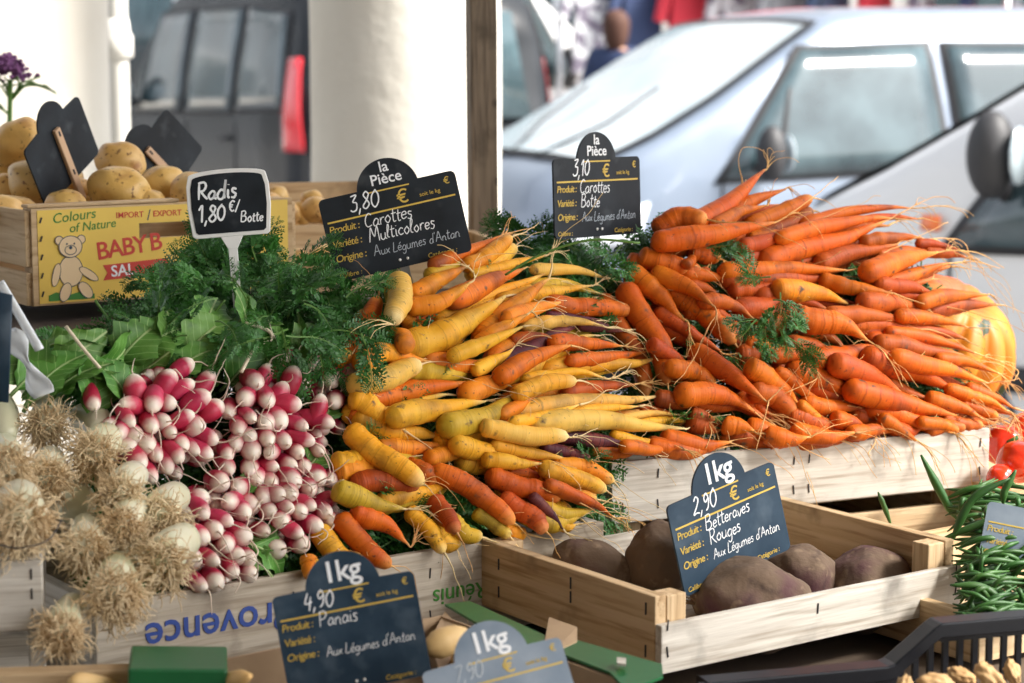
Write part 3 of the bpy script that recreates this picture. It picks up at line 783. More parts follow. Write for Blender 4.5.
# leaves of the bunches
def leaf_mesh(seed, L=.085, Wd=.05):
    r = random.Random(seed); nu, nv = 14, 8; vs = []; ph = r.uniform(0, 9)
    for i in range(nu+1):
        s = i/nu
        w = Wd/2*(math.sin(math.pi*min(1, max(0, (s-.18)/.82))**.8)**.75 if s > .18 else .05)
        w = max(w, .0016)*(1+.13*math.sin(s*26+ph))
        for j in range(nv+1):
            t = j/nv*2-1
            vs.append((s*L, t*w, .012*math.sin(s*2.6)+.28*abs(t)*w+.0028*math.sin(s*17+t*5+ph)*abs(t)-.022*s*s))
    fs = [(i*(nv+1)+j, i*(nv+1)+j+1, (i+1)*(nv+1)+j+1, (i+1)*(nv+1)+j) for i in range(nu) for j in range(nv)]
    m = MB(); m.add(vs, fs); 
    m.tube([(s/8*L*.97, 0, .012*math.sin(s/8*2.6)+.0006-.022*(s/8)**2) for s in range(9)], [.0018*(1-s/10) for s in range(9)], 5)
    return m
def aim(xa, up):
    xa = xa.normalized(); ya = up.cross(xa).normalized(); za = xa.cross(ya); return Matrix((xa, ya, za)).transposed()
lf = random.Random(3)
LV = [(28,378,50,360,0),(40,392,60,372,0),(62,395,80,380,0),(60,360,85,352,0),(100,362,130,345,0),(128,352,150,330,0),(150,345,180,330,0),(165,340,170,318,0),(190,350,215,328,0),(215,338,240,322,1),(205,362,235,350,1),(245,345,262,325,1),(265,340,285,328,1),(285,355,300,338,1),(300,350,318,340,1),(315,365,330,345,1),(235,372,250,355,1),(80,372,110,368,0),(140,372,165,355,0),(52,352,75,345,0),(180,372,200,358,0),(262,360,280,348,1),(120,395,105,380,0),(90,400,92,378,0),(330,380,345,362,1),(200,330,210,312,0),(240,325,236,308,1),(46,372,30,362,0),(70,382,40,385,0)]
P0, N = PL_R
for k, (x0, y0, x1, y1, bi) in enumerate(LV):
    a = onplane(x0, y0, P0, N)-N*.006; b = onplane(x1, y1, P0, N)+N*lf.uniform(-.004,.018)
    d = (b-a); u = (N+Vector((lf.gauss(0,.45),lf.gauss(0,.45),lf.gauss(0,.45)))).normalized()
    o = leaf_mesh(k, .060*lf.uniform(.8,1.2), .040*lf.uniform(.8,1.15)).build('leaf', M['leaf'])
    o.parent = RB[bi]; o.rotation_euler = aim(-d*-1, u).to_euler(); o.location = a-d.normalized()*.018-RB[bi].location
for (x0,y0,x1,y1,bi) in [(228,498,262,482,2),(300,478,330,440,3),(240,545,270,560,3),(285,560,262,545,3),(318,430,325,415,1),(270,580,255,565,3)]:
    a = onplane(x0,y0,P0,N)+N*.004; b = onplane(x1,y1,P0,N)
    o = leaf_mesh(x0, .05, .03).build('leaf', M['leaf']); o.parent = RB[bi]; o.rotation_euler = aim(b-a, N).to_euler(); o.location = a-RB[bi].location
# white bands round the stalks
for (pts, bi) in [([(232,385),(245,362),(262,352),(258,343),(236,336)],1),([(92,382),(75,362),(58,340)],0)]:
    m = MB(); w = [onplane(x,y,P0,N)+N*.022 for x,y in pts]; m.tube(cr(w,5), .0017, 6); o = m.build('tie', M['band'], loc=RB[bi].location); o.parent = RB[bi]; o.location = (0,0,0)

# ---------------------------------------------------------------- feathery greens
def frond(mb, org, dirv, upv, L, r, dens=1.0):
    """stem with two ranks of pinnae made of small leaflets"""
    side = dirv.cross(upv).normalized(); v = dirv.normalized(); p = Vector(org); pts = [p.copy()]
    n = 13; drop = r.uniform(.02,.14)
    for i in range(n):
        v = (v+Vector((r.gauss(0,.07),r.gauss(0,.07),r.gauss(0,.07)-drop))).normalized(); p = p+v*L/n; pts.append(p.copy())
    mb.tube(pts, [.0011*(1-i/(n+3)) for i in range(n+1)], 4, mi=1)
    for i in range(3, n+1):
        s = i/n; pl = L*.36*math.sin(math.pi*(.18+.74*s))
        t = (pts[i]-pts[i-1]).normalized(); sd = t.cross(upv).normalized()
        for sg in (-1, 1):
            pv = (t*.75+sd*sg+upv*r.uniform(-.35,.35)).normalized(); q = pts[i].copy(); nn = 6
            up2 = (upv+Vector((r.gauss(0,.4),r.gauss(0,.4),r.gauss(0,.4)))).normalized()
            q0 = q.copy()
            for j in range(nn):
                pv = (pv+t*.10+Vector((0,0,-.05))).normalized(); q2 = q+pv*pl/nn
                s3 = pv.cross(up2).normalized()
                for s2 in (-1, 1):
                    ll = pl*.34*(1-.55*j/nn)*r.uniform(.7,1.2)
                    ld = (pv*.8+s3*s2*.9+up2*r.uniform(-.4,.4)).normalized(); lw = ll*.17; wv = ld.cross(up2).normalized()*lw*1.45
                    mb.add([q2, q2+ld*ll*.45+wv, q2+ld*ll, q2+ld*ll*.45-wv], [(0,1,2,3)])
                    if ll > .006:
                        e = q2+ld*ll*.35; l2 = ll*.55; ld2 = (ld+s3*s2*-.9+pv*.4).normalized(); w2 = ld2.cross(up2).normalized()*l2*.18
                        mb.add([e, e+ld2*l2*.5+w2*1.3, e+ld2*l2, e+ld2*l2*.5-w2], [(0,1,2,3)])
                q = q2
            mb.add([q0, q0+up2*.0005, q], [(0,1,2)], None, 1)
def greens(name, label, spots, seed, L=(.07,.11), cat='carrot tops'):
    r = random.Random(seed); mb = MB()
    for (x, y, Y, n, sx, sy, dx, dz) in spots:
        for k in range(n):
            p = W(x+r.gauss(0, sx), y+r.gauss(0, sy), Y+r.gauss(0, .03))
            d = Vector((dx+r.gauss(0,.6), -.25+r.gauss(0,.5), dz+r.gauss(0,.5))).normalized()
            u = Vector((r.gauss(0,.5), -.8+r.gauss(0,.4), .7+r.gauss(0,.5))).normalized()
            frond(mb, p, d, u, r.uniform(*L), r)
    o = mb.build(name, [M['frond'], M['frondstem']], smooth=False)
    c = sum((Vector(v) for v in mb.v[::50]), Vector())/len(mb.v[::50])
    for v in o.data.vertices: v.co -= c
    o.location = c
    tag(o, label, cat, kind='stuff'); return o
g1 = [(250,262,2.02,14,18,8,0,.3),(200,262,2.0,10,8,8,0,.3),(240,300,1.96,24,40,14,0,.2),(118,350,1.86,14,12,8,-.7,-.1),(152,330,1.92,16,14,8,-.5,.0),(196,296,1.98,18,14,10,-.1,.2),(228,278,2.0,22,22,9,0,.35),(275,285,2.02,20,24,9,.2,.3),
      (210,310,1.90,24,34,12,-.1,.1),(275,312,1.92,22,30,12,.3,.0),(322,308,1.98,16,14,10,.5,.0),(330,335,1.92,12,10,8,.4,-.2),(170,335,1.84,16,26,7,-.3,0),(290,338,1.86,12,26,7,.2,-.1),(100,352,1.84,8,8,5,-.7,-.2)]
greens('carrot_greens', 'mass of feathery dark carrot tops behind the radish bunches', g1, 1, L=(.045,.07))
g2 = [(532,250,2.20,14,14,6,-.4,.1),(575,256,2.20,18,20,6,0,.0),(615,254,2.20,16,12,6,0,.0),(598,268,2.18,14,16,5,.0,0),(560,268,2.16,12,16,5,-.3,0)]
greens('carrot_greens', 'feathery carrot tops between both heaps, around the second price sign', g2, 2, L=(.045,.07))
cpo = onplane(770, 315, *PL_O)
g3 = [(772,290,cpo.y-.06,4,12,8,0,.3),(775,318,cpo.y-.07,6,14,10,.2,-.2),(755,325,cpo.y-.07,4,10,8,-.3,-.2),(690,262,cpo.y-.0,2,8,8,.2,0),(720,318,cpo.y-.02,3,8,6,.3,-.4),(790,335,cpo.y-.075,2,8,6,.3,-.4)]
greens('carrot_greens', 'small dark green sprig caught among the orange carrots', g3, 3, L=(.03,.05))
greens('carrot_greens', 'low tuft of green fronds showing between sign board and pale carrot', [(372,288,2.02,8,10,6,.2,.4),(360,340,1.93,8,9,12,.2,.0)], 4, L=(.04,.06))
def behind(PLN, x0, x1, y0, y1, n, off, seed, name, label):  # backing fronds added so that bright gaps in a heap read dark
    r = random.Random(seed); mb = MB()
    for k in range(n):
        x = r.uniform(x0, x1); y = r.uniform(y0(x), y1(x)); p = onplane(x, y, *PLN); d = (p-CAM).normalized(); p = p+d*(off/abs(d.dot(PLN[1])))
        v = Vector((r.gauss(0,1), r.gauss(0,.3), r.gauss(0,.6))).normalized()
        frond(mb, p-v*.03, v, (PLN[1]+Vector((r.gauss(0,.3),)*3)).normalized(), .075, r)
    c = Vector(mb.v[0]); o = mb.build(name, [M['frond'], M['frondstem']], smooth=False, loc=c); tag(o, label, 'carrot tops', kind='stuff')
behind(PL_R, 100, 345, lambda x: 345, lambda x: 575-(x-230)*.16, 150, .032, 31, 'radish_greens', 'dark fronds added behind the radishes to darken their gaps')
behind(PL_Y, 345, 596, lambda x: max(270, 430-x*.28), lambda x: 525-(x-475)*.16, 300, .026, 32, 'carrot_greens', 'dark tops added behind the multicoloured heap to darken its gaps')
behind(PL_O, 640, 930, lambda x: 250+max(0,(x-830)*.35), lambda x: 430-(x-790)*.09, 240, .028, 33, 'carrot_greens', 'dark tops added behind the orange heap to darken its gaps')
# long pale stems among the tops
for k, (pts, lab) in enumerate([([(95,300),(110,325),(100,350)],'thin'),([(505,275),(540,255),(590,240),(640,243)],'pale'),([(225,300),(200,330),(178,345)],'x')]):
    m = MB(); m.tube(cr([W(x,y,1.86 if k != 1 else 2.0) for x,y in pts],6), .0013, 6)
    o = m.build('stalk', M['frondstem']); tag(o, ['pale stalk arching down over the left end of carrot tops','long pale stalk lying across the tops below the second sign','short stalk hanging from carrot tops above the radish leaves'][k], 'stalk')

# ---------------------------------------------------------------- leeks with root tufts
lk = random.Random(9)
def leek(px, py, Y, rpx, dirn, label, mass=1.0, shank=.065, rad=None):
    dirn = (dirn[0]*.6, 1.0, .12)
    p = W(px, py, Y); R0 = rpx*Y/F; d = Vector(dirn).normalized()
    o = empty('leek', p, label, 'leek', 'bunched leeks with bushy roots')
    sr = rad or R0*.58
    m = MB(); ln = shank; pts = [d*(ln*i/8)+Vector((0,0,.004*math.sin(i*.5))) for i in range(9)]
    m.tube(pts, [sr*f for f in (.45,.95,1.08,1.0,.95,.93,.93,.93,.93)], 16); m.build('shank', M['leek'], o)
    m = MB(); n = int(300*mass)
    for k in range(n):
        th = lk.uniform(0, 6.283); q = math.sqrt(lk.random()); a = d.orthogonal().normalized(); b = d.cross(a)
        rad_ = (a*math.cos(th)+b*math.sin(th))
        s = rad_*(q*sr*.8)+d*.004; v = (-d*(1.05-q)+rad_*(.15+1.35*q)).normalized(); L = R0*lk.uniform(.5,1.12)
        pp = [s]; 
        for j in range(6):
            v = (v+Vector((lk.gauss(0,.42),lk.gauss(0,.42),lk.gauss(0,.42)-.09))).normalized(); pp.append(pp[-1]+v*L/6)
        m.tube(cr(pp,2), [.00062*(1-i/26) for i in range(13)], 4)
    m.build('roots', M['leekroot'], o)
    return o
LK = [(46,428,1.72,30,(-.25,.7,.35),'leek at the top of the heap, its tuft beside green leaves'),
(93,458,1.66,33,(.05,.8,.35),'leek with a wide root tuft directly left of the radishes'),
(47,482,1.62,30,(-.3,.8,.3),'leek between the top tuft and the big tuft by the crate'),
(8,470,1.58,32,(-.5,.8,.3),'leek cut by the left edge of the photo, upper of two'),
(20,525,1.50,44,(-.4,.9,.3),'leek with the biggest pale root mass resting on the slatted crate'),
(119,498,1.60,30,(.0,.9,.3),'leek with loose curly roots under the wide tuft'),
(86,552,1.55,31,(-.3,.9,.3),'leek with a darker centred tuft in the middle of the heap'),
(122,530,1.57,28,(.0,.9,.3),'small leek tuft squeezed in the centre of the heap'),
(157,520,1.62,32,(.1,.9,.25),'leek tuft touching the lower left radishes'),
(160,566,1.54,36,(.2,.9,.3),'leek with long roots spread over the grey crate corner'),
(114,597,1.50,38,(-.2,.9,.4),'leek hanging low in front of the grey crate'),
(60,637,1.47,30,(-.1,.8,.6),'lowest leek with a small drooping root tuft')]
for a in LK: leek(*a, mass=1.35 if a[3] > 36 else 1.1)
for k, (x0,y0,x1,y1,Yd,r,lab) in enumerate([(6,440,-10,395,1.70,.013,'smooth white leek stem rising at the left edge'),(36,400,22,360,1.74,.014,'pale leek stem leaning below the clear wrapper'),(100,432,84,418,1.72,.013,'short white leek bulb above the widest root tuft'),(74,512,66,500,1.64,.017,'white leek bulb half hidden among the middle tufts'),(122,566,112,556,1.60,.018,'pale leek bulb pressed on the crate edge')]):
    a = W(x0,y0,Yd); b = W(x1,y1,Yd+.06); m = MB(); ps = cr([a, a.lerp(b,.5)+Vector((.004,0,.004)), b],5)
    m.tube(ps, [r*(.6+.4*min(1,i/3)) for i in range(len(ps))], 18); o = m.build('leek', M['leek'], loc=a); tag(o, lab, 'leek', 'bunched leeks with bushy roots')

# ---------------------------------------------------------------- signs
GL = {
'A':(.66,[[(0,0),(.15,.5),(.3,1),(.45,.5),(.6,0)],[(.08,.38),(.52,.38)]]),
'B':(.62,[[(.06,1),(.03,0)],[(.0,.95),(.35,1),(.45,.78),(.3,.56),(.08,.52),(.42,.48),(.5,.2),(.3,0),(0,.02)]]),
'C':(.58,[[(.52,.85),(.32,1),(.08,.75),(.03,.35),(.2,.03),(.52,.12)]]),
'L':(.5,[[(.1,1),(.06,.5),(.04,.04),(.25,.0),(.46,.06)]]),
'M':(.74,[[(0,0),(.05,.5),(.12,.98),(.22,.6),(.34,.35),(.45,.7),(.56,.98),(.62,.5),(.66,0)]]),
'P':(.58,[[(.08,0),(.08,1)],[(.0,.95),(.35,1),(.5,.75),(.35,.5),(.1,.46)]]),
'R':(.62,[[(.08,0),(.08,1)],[(.0,.95),(.35,1),(.48,.78),(.35,.54),(.12,.48)],[(.2,.48),(.38,.2),(.58,0)]]),
'a':(.5,[[(.4,.42),(.22,.5),(.04,.25),(.14,.02),(.34,.14),(.4,.42),(.38,.12),(.5,.03)]]),
'b':(.46,[[(.1,1),(.05,.5),(.05,.03)],[(.06,.3),(.24,.48),(.4,.28),(.28,.02),(.05,.04)]]),
'c':(.42,[[(.36,.42),(.2,.5),(.04,.25),(.16,.02),(.38,.08)]]),
'd':(.52,[[(.38,.42),(.2,.48),(.04,.22),(.16,.0),(.36,.14),(.44,1),(.4,.4),(.42,.02)]]),
'e':(.42,[[(.04,.25),(.34,.3),(.28,.48),(.1,.44),(.03,.2),(.16,.0),(.38,.1)]]),
'é':(.42,[[(.04,.25),(.34,.3),(.28,.48),(.1,.44),(.03,.2),(.16,.0),(.38,.1)],[(.15,.62),(.32,.8)]]),
'g':(.48,[[(.38,.42),(.2,.5),(.04,.25),(.16,.03),(.36,.16),(.4,.46),(.36,-.2),(.2,-.38),(.04,-.25)]]),
'i':(.22,[[(.08,.48),(.08,.08),(.18,.02)],[(.09,.68),(.1,.72)]]),
'l':(.26,[[(.04,.3),(.2,.8),(.14,1),(.06,.7),(.06,.12),(.2,.02)]]),
'm':(.68,[[(.05,.5),(.05,0)],[(.05,.32),(.2,.5),(.28,.3),(.28,.0)],[(.28,.32),(.44,.5),(.54,.3),(.54,.06),(.64,.0)]]),
'n':(.5,[[(.05,.5),(.05,0)],[(.05,.3),(.22,.5),(.36,.32),(.36,.08),(.46,0)]]),
'o':(.46,[[(.22,.5),(.04,.26),(.2,.0),(.38,.24),(.24,.5),(.3,.48)]]),
'r':(.38,[[(.06,.5),(.07,0)],[(.07,.3),(.18,.48),(.34,.46)]]),
's':(.38,[[(.32,.46),(.12,.5),(.1,.34),(.28,.2),(.2,.0),(.02,.04)]]),
't':(.36,[[(.16,.85),(.12,.3),(.16,.02),(.32,.04)],[(.0,.56),(.34,.58)]]),
'u':(.5,[[(.05,.48),(.05,.14),(.2,.0),(.36,.16),(.38,.48),(.38,.1),(.48,.02)]]),
'x':(.44,[[(.03,.48),(.2,.25),(.4,.0)],[(.38,.5),(.2,.24),(.02,.0)]]),
'v':(.44,[[(.03,.48),(.18,.0),(.38,.5)]]),
"'":(.18,[[(.08,1.05),(.04,.82)]]), ' ':(.3,[]), '/':(.42,[[(.4,1.1),(.0,-.1)]]), ',':(.22,[[(.12,.08),(.02,-.26)]]),
'€':(.6,[[(.52,.85),(.32,.98),(.12,.7),(.12,.3),(.3,.03),(.52,.12)],[(0,.6),(.38,.6)],[(0,.42),(.34,.42)]]),
'0':(.56,[[(.26,1),(.06,.7),(.06,.25),(.26,0),(.46,.3),(.44,.75),(.26,1),(.32,1)]]),
'1':(.36,[[(.02,.7),(.2,1),(.2,.5),(.2,0)]]),
'2':(.56,[[(.06,.78),(.22,1),(.42,.82),(.3,.45),(.04,.02),(.28,.05),(.5,.0)]]),
'3':(.54,[[(.04,.95),(.4,1),(.2,.6),(.42,.5),(.4,.1),(.18,0),(.02,.12)]]),
'4':(.56,[[(.2,1),(.06,.38),(.48,.42)],[(.38,.75),(.32,-.1)]]),
'7':(.52,[[(.04,.96),(.46,1),(.3,.5),(.16,0)]]),
'8':(.54,[[(.42,.85),(.24,1),(.1,.8),(.3,.5),(.44,.22),(.24,0),(.06,.2),(.3,.52),(.42,.85)]]),
'9':(.54,[[(.42,.75),(.24,1),(.08,.75),(.2,.5),(.42,.7),(.38,.2),(.2,0)]]),
}
def hand(parent, s, x, y, size, mt, seed, w=.075, y0=-.0014, slant=.12, name='handwriting'):
    r = random.Random(seed); m = MB(); cx = x
    for ch in s:
        adv, st = GL[ch]; sc_ = size*r.uniform(.93,1.07); dy = r.uniform(-.04,.04)*size
        for stroke in st:
            pts = [(a+b*slant+r.uniform(-.012,.012), b+r.uniform(-.012,.012)) for a, b in stroke]
            P = [Vector((cx+a*sc_, 0, y+dy+b*sc_)) for a, b in pts]
            C = cr(P, 5) if len(P) > 2 else [P[0].lerp(P[1], i/3) for i in range(4)]
            n = len(C); L, Rr = [], []
            for i, p in enumerate(C):
                t = C[min(i+1,n-1)]-C[max(i-1,0)]
                t = t.normalized() if t.length > 1e-9 else Vector((1,0,0))
                nn = Vector((-t.z, 0, t.x)); hw = size*w*.5*(1+.28*noise.noise(p*900+Vector((seed,0,0))))*(.7 if i in (0,n-1) else 1)
                L.append(p+nn*hw); Rr.append(p-nn*hw)
            vs = [(v.x, y0, v.z) for v in L]+[(v.x, y0, v.z) for v in Rr]
            # each stroke a hair above the one before so that crossings never coincide
            y0 -= .000004
            m.add(vs, [(i, i+1, n+i+1, n+i) for i in range(n-1)])
        cx += adv*sc_
    return m.build(name, mt, parent, smooth=False)
SW, SH = .125, .0745
def sign(px, py, Y, wpx, roll, yaw, pitch, label, tab, price, lines, board='slate', chalk='chalk', seed=1, sw=SW, sh=SH, tabr=.028, tabx=0, scale=None, pscale=1, stake=True, cents=True, dim=None, hs=1.0, hx=0, lx=None):
    c = W(px, py, Y); k = (wpx*Y/F)/sw/max(.3, math.cos(R(yaw))) if scale is None else scale
    rot = Matrix.Rotation(R(yaw), 3, 'Z') @ Matrix.Rotation(R(pitch), 3, 'X') @ Matrix.Rotation(R(-roll), 3, 'Y')
    o = empty('price_sign', c, label, 'price sign', 'slate price signs', rot=rot); o.scale = (k,k,k)
    # board outline: rounded rectangle with a round tab on top
    x0, x1, z0, z1, rc = -sw/2, sw/2, -sh/2, sh/2, .005; P = []
    def arc(cx, cz, r, a0, a1, n): 
        for i in range(n+1): a = R(a0+(a1-a0)*i/n); P.append((cx+r*math.cos(a), cz+r*math.sin(a)))
    arc(x0+rc, z0+rc, rc, 180, 270, 5); arc(x1-rc, z0+rc, rc, 270, 360, 5); arc(x1-rc, z1-rc, rc, 0, 90, 5)
    if tab: arc(tabx, z1-.004, tabr, 8, 172, 26)
    arc(x0+rc, z1-rc, rc, 90, 180, 5)
    m = MB(); m.prism(P, -.001, .001); m.build('board', M[board], o, smooth=False)
    kk = '1kg' if tab == '1kg' else None
    if kk: text_obj('lettering', '1kg', .026, M['chalk'], o, (tabx+.001, -.00125, z1+.0035), (R(90),0,0), off=.014, space=.92)
    elif tab:
        text_obj('lettering', 'la', .0135, M['chalk'], o, (tabx, -.00125, z1+.0125), (R(90),0,0), off=.012)
        text_obj('lettering', 'Pièce', .0135, M['chalk'], o, (tabx, -.00125, z1+.002), (R(90),0,0), off=.012)
    gm = MB()
    if tab: gm.box((tabx-tabr*.68,-.00135,z1-.0040), (tabx+tabr*.68,-.0010,z1-.0028))
    gm.box((x0+.004,-.00135,z1-.0225), (x1-.004,-.0010,z1-.0210)); gm.build('gold_line', M['gold'], o, smooth=False)
    text_obj('lettering', '€', .017, M['gold'], o, (.012, -.00125, z1-.0185), (R(90),0,0), off=.004)
    text_obj('lettering', '€', .0085, M['gold'], o, (x1-.009, -.00125, z1-.0105), (R(90),0,0), off=.004)
    text_obj('lettering', 'soit le kg', .0052, M['gold'], o, (x1-.026, -.00125, z1-.0165), (R(90),0,0))
    for i, t in enumerate(('Produit :','Variété :','Origine :')):
        text_obj('lettering', t, .0092, M['gold'], o, (x0+.0035, -.00125, z1-.0315-.0130*i), (R(90),0,0), align='LEFT', shear=.15, space=.88)
    text_obj('lettering', 'Calibre :', .006, M['gold'], o, (x0+.0035, -.00125, z0+.0028), (R(90),0,0), align='LEFT', shear=.15)
    text_obj('lettering', 'Catégorie :', .006, M['gold'], o, (.022, -.00125, z0+.0028), (R(90),0,0), align='LEFT', shear=.15)
    if price:
        a, b = price.split(',')
        hand(o, price, x0+.026, z1-.0165, .0145*pscale, M[chalk], seed, w=.088, slant=.18)
    hx0 = x0+.036 if lx is None else lx
    sizes = (.0118, .0118, .0112)
    for i, t in enumerate(lines):
        if t: hand(o, t, hx0+(.001*i)+hx, z1-.0330-.0132*i, sizes[i]*hs*(.80 if len(t) > 12 else 1.05), M[chalk if i < 2 or not dim else dim], seed*7+i, w=.072)
    rm = MB()
    for sx in (-.003,.004): rm.lathe([(.0013,-.0004),(.0013,.0004)], 10, (sx,0,0))
    rv = rm.build('rivet', M['white'], o); rv.location = (0,-.0014,z0+.007); rv.rotation_euler = (R(90),0,0)
    if stake:
        m = MB(); m.box((-.004,.0015,z0-.075), (.004,.0028,z0+.02)); m.build('stake', M['stake'], o, smooth=False)
    return o
s1 = sign(395.5, 226, 2.02, 139, 12.3, 8, -4, 'slate price sign headed la Pièce, carrots at 3,80, tilted behind the yellow carrots', 'la Pièce', '3,80', ('Carottes','Multicolores',"Aux Légumes d'Antan"), seed=3, dim='chalkdim', tabx=.001)
s2 = sign(597.5, 197, 2.16, 90, -.8, 47, -3, 'upright slate price sign headed la Pièce, carrots at 3,10, standing in green tops', 'la Pièce', '3,10', ('Carottes','Botte',"Aux Légumes d'Antan"), seed=5, dim='chalkdim', tabx=-.001)
s3 = sign(352, 636, 1.47, 147, 9.5, 6, -10, 'dark price sign headed 1kg at 4,90 for Panais, in front of the grey crate', '1kg', '4,90', ('Panais','',"Aux Légumes d'Antan"), board='slatesky', seed=8, tabr=.033, sh=.092)
s4 = sign(729.5, 528, 1.80, 121, 11.2, 36, -6, 'blue-grey price sign headed 1kg at 2,90 for Betteraves, standing in beetroot crate', '1kg', '2,90', ('Betteraves','Rouges',"Aux Légumes d'Antan"), board='slatesky', seed=11, tabr=.031, sh=.080, tabx=-.002, stake=False)
s5 = sign(503, 697, 1.40, 149, 11, 12, -26, 'price sign paled by sky sheen headed 1kg at the bottom edge, over green cardboard', '1kg', '7,90', ('','',''), board='slateskypale', chalk='chalkdim', seed=14, tabr=.033)
s6 = sign(1042, 540, 1.80, 118, -10, -8, -20, 'plain grey-blue price sign without tab, half out of frame on the beans', None, None, ('','',''), board='slateskypale', seed=15, sh=.06)
# radish sign: white rimmed slate on a stake
c = W(229, 203, 1.93); k = 1.93/F
rs = empty('price_sign', c, 'small white-rimmed slate on a white stake reading Radis, above carrot tops', 'price sign', 'slate price signs', rot=(R(-6),R(-4),R(6)))
def shield(w, h, y0, y1, top=.10):
    P = []; n = 14
    P += [(-w*.86,-h),( w*.86,-h)]
    P += [(w*.93,-h*.93)]
    P += [(w*1.0,-h*.1),(w*.99,h*.55),(w*.93,h*.86)]
    P += [(w*.93*math.cos(math.pi*i/n), h*.86+h*.16*math.sin(math.pi*i/n)) for i in range(1,n)]
    P += [(-w*.93,h*.86),(-w*.99,h*.55),(-w*1.0,-h*.1),(-w*.93,-h*.93)]
    m = MB(); m.prism(P, y0, y1); return m
shield(41.5*k, 33.5*k, 0, .003).build('frame', M['white'], rs, smooth=False, bevel=.0008)
shield(37.5*k, 29.5*k, -.0006, .0005).build('board', M['slate'], rs, smooth=False)
hand(rs, 'Radis', -31*k, 5*k, 18*k, M['chalk'], 21, w=.13, y0=-.0008)
hand(rs, '1,80', -32*k, -17*k, 16*k, M['chalk'], 22, w=.13, y0=-.0008)
hand(rs, '€/', -1*k, -9*k, 11*k, M['chalk'], 25, w=.15, y0=-.0008)
hand(rs, 'Botte', 10*k, -20*k, 10*k, M['chalk'], 23, w=.14, y0=-.0008)
m = MB(); m.box((-.0042,.0005,-.118), (.0042,.0032,-33*k+.004)); m.prism([(-.0042,-33*k-.012),(.0042,-33*k-.012),(.011,-33*k+.001),(-.011,-33*k+.001)], .0004, .0033); m.build('stake', M['white'], rs, smooth=False, bevel=.0006)
# sign backs among the potatoes
def back_sign(px, py, Y, yaw, roll, label, w=.115, h=.075):
    c = W(px, py, Y)
    o = empty('price_sign', c, label, 'price sign', 'slate price signs', rot=(Matrix.Rotation(R(yaw),3,'Z')@Matrix.Rotation(R(roll),3,'Y')))
    P = []; 
    for cx, cz, a0 in ((-w/2+.006,-h/2+.006,180),(w/2-.006,-h/2+.006,270),(w/2-.006,h/2-.006,0)):
        P += [(cx+.006*math.cos(R(a0+i*18)), cz+.006*math.sin(R(a0+i*18))) for i in range(6)]
    P += [(.026*math.cos(R(a)), h/2-.003+.026*math.sin(R(a))) for a in range(8,173,8)]
    P += [(-w/2+.006+.006*math.cos(R(90+i*18)), h/2-.006+.006*math.sin(R(90+i*18))) for i in range(6)]
    m = MB(); m.prism(P, -.001, .001); m.build('board', M['slate'], o, smooth=False)
    m = MB(); m.box((-.005,-.006,-h/2-.03), (.005,-.0012,h/2-.008)); m.build('stake', M['stakewood'], o, smooth=False, bevel=.001)
    for z in (h/2-.014, -h/2+.012):
        m = MB(); m.box((-.001,-.0068,z-.003), (.001,-.0060,z+.003)); m.build('screw', M['staple'], o, smooth=False)
back_sign(62, 152, 2.30, 66, -30, 'black back of a price sign leaning on potatoes above the bear crate')
back_sign(160, 165, 2.52, 48, -48, 'smaller black sign back lying behind the potatoes near the grey car')
# dark sign and grey clips at the left edge
o6 = W(2, 345, 1.62); m = MB(); m.prism([(-.03,-.045),(.006,-.045),(.008,.04),(-.03,.045)], -.001,.001); o = m.build('price_sign', M['slatesky'], loc=None); o.location = o6; o.rotation_euler = (0,R(3),R(-15)); tag(o, 'dark slate sign mostly outside the left edge above the leeks', 'price sign')
for k, (x0,y0,x1,y1,lab) in enumerate([(0,282,40,350,'long grey plastic clip slanting down at the left beside greens'),(10,330,45,395,'creased clear plastic wrapper draped over leek stems')]):
    a = W(x0,y0,1.70); b = W(x1,y1,1.66); d = b-a; m = MB(); n = 12; vs = []
    for i in range(n+1):
        s = i/n; w_ = (.003 if k == 0 else .006+.004*math.sin(s*9))
        for j in range(5):
            t = j/2-1; vs.append(a+d*s+Vector((t*w_, 0, 0))+Vector((0,-.004*abs(math.sin(j*2.1+s*7)) if k else -.002*(1-t*t),0))+Vector((.0,.0,t*w_*.4)))
    m.add(vs, [(i*5+j,i*5+j+1,i*5+j+6,i*5+j+5) for i in range(n) for j in range(4)])
    o = m.build('clip' if k == 0 else 'plastic_wrapper', M['plastic'], loc=a); tag(o, lab, 'clip' if k == 0 else 'wrapper')
    s_ = o.modifiers.new('s','SOLIDIFY'); s_.thickness = .001
# ---------------------------------------------------------------- round vegetables
def lump(name, c, r, mt, label, cat, group, seed, sq=(1,1,1), rot=(0,0,0), amp=.08, fr=1.6, seg=36, rings=24, amp2=.0):
    m = MB(); vs = []
    for i in range(rings+1):
        ph = math.pi*i/rings
        for j in range(seg):
            th = 2*math.pi*j/seg; u = Vector((math.sin(ph)*math.cos(th), math.sin(ph)*math.sin(th), math.cos(ph)))
            k = 1+amp*noise.noise(u*fr+Vector((seed*3.1,seed,0)))*1.6+amp2*noise.noise(u*8+Vector((seed,0,0)))
            vs.append((u.x*r*sq[0]*k, u.y*r*sq[1]*k, u.z*r*sq[2]*k))
    m.add(vs, [(i*seg+j, i*seg+(j+1)%seg, (i+1)*seg+(j+1)%seg, (i+1)*seg+j) for i in range(rings) for j in range(seg)])
    o = m.build(name, mt); o.location = c; o.rotation_euler = rot; return tag(o, label, cat, group)
PG = 'potatoes heaped in the wooden crates'
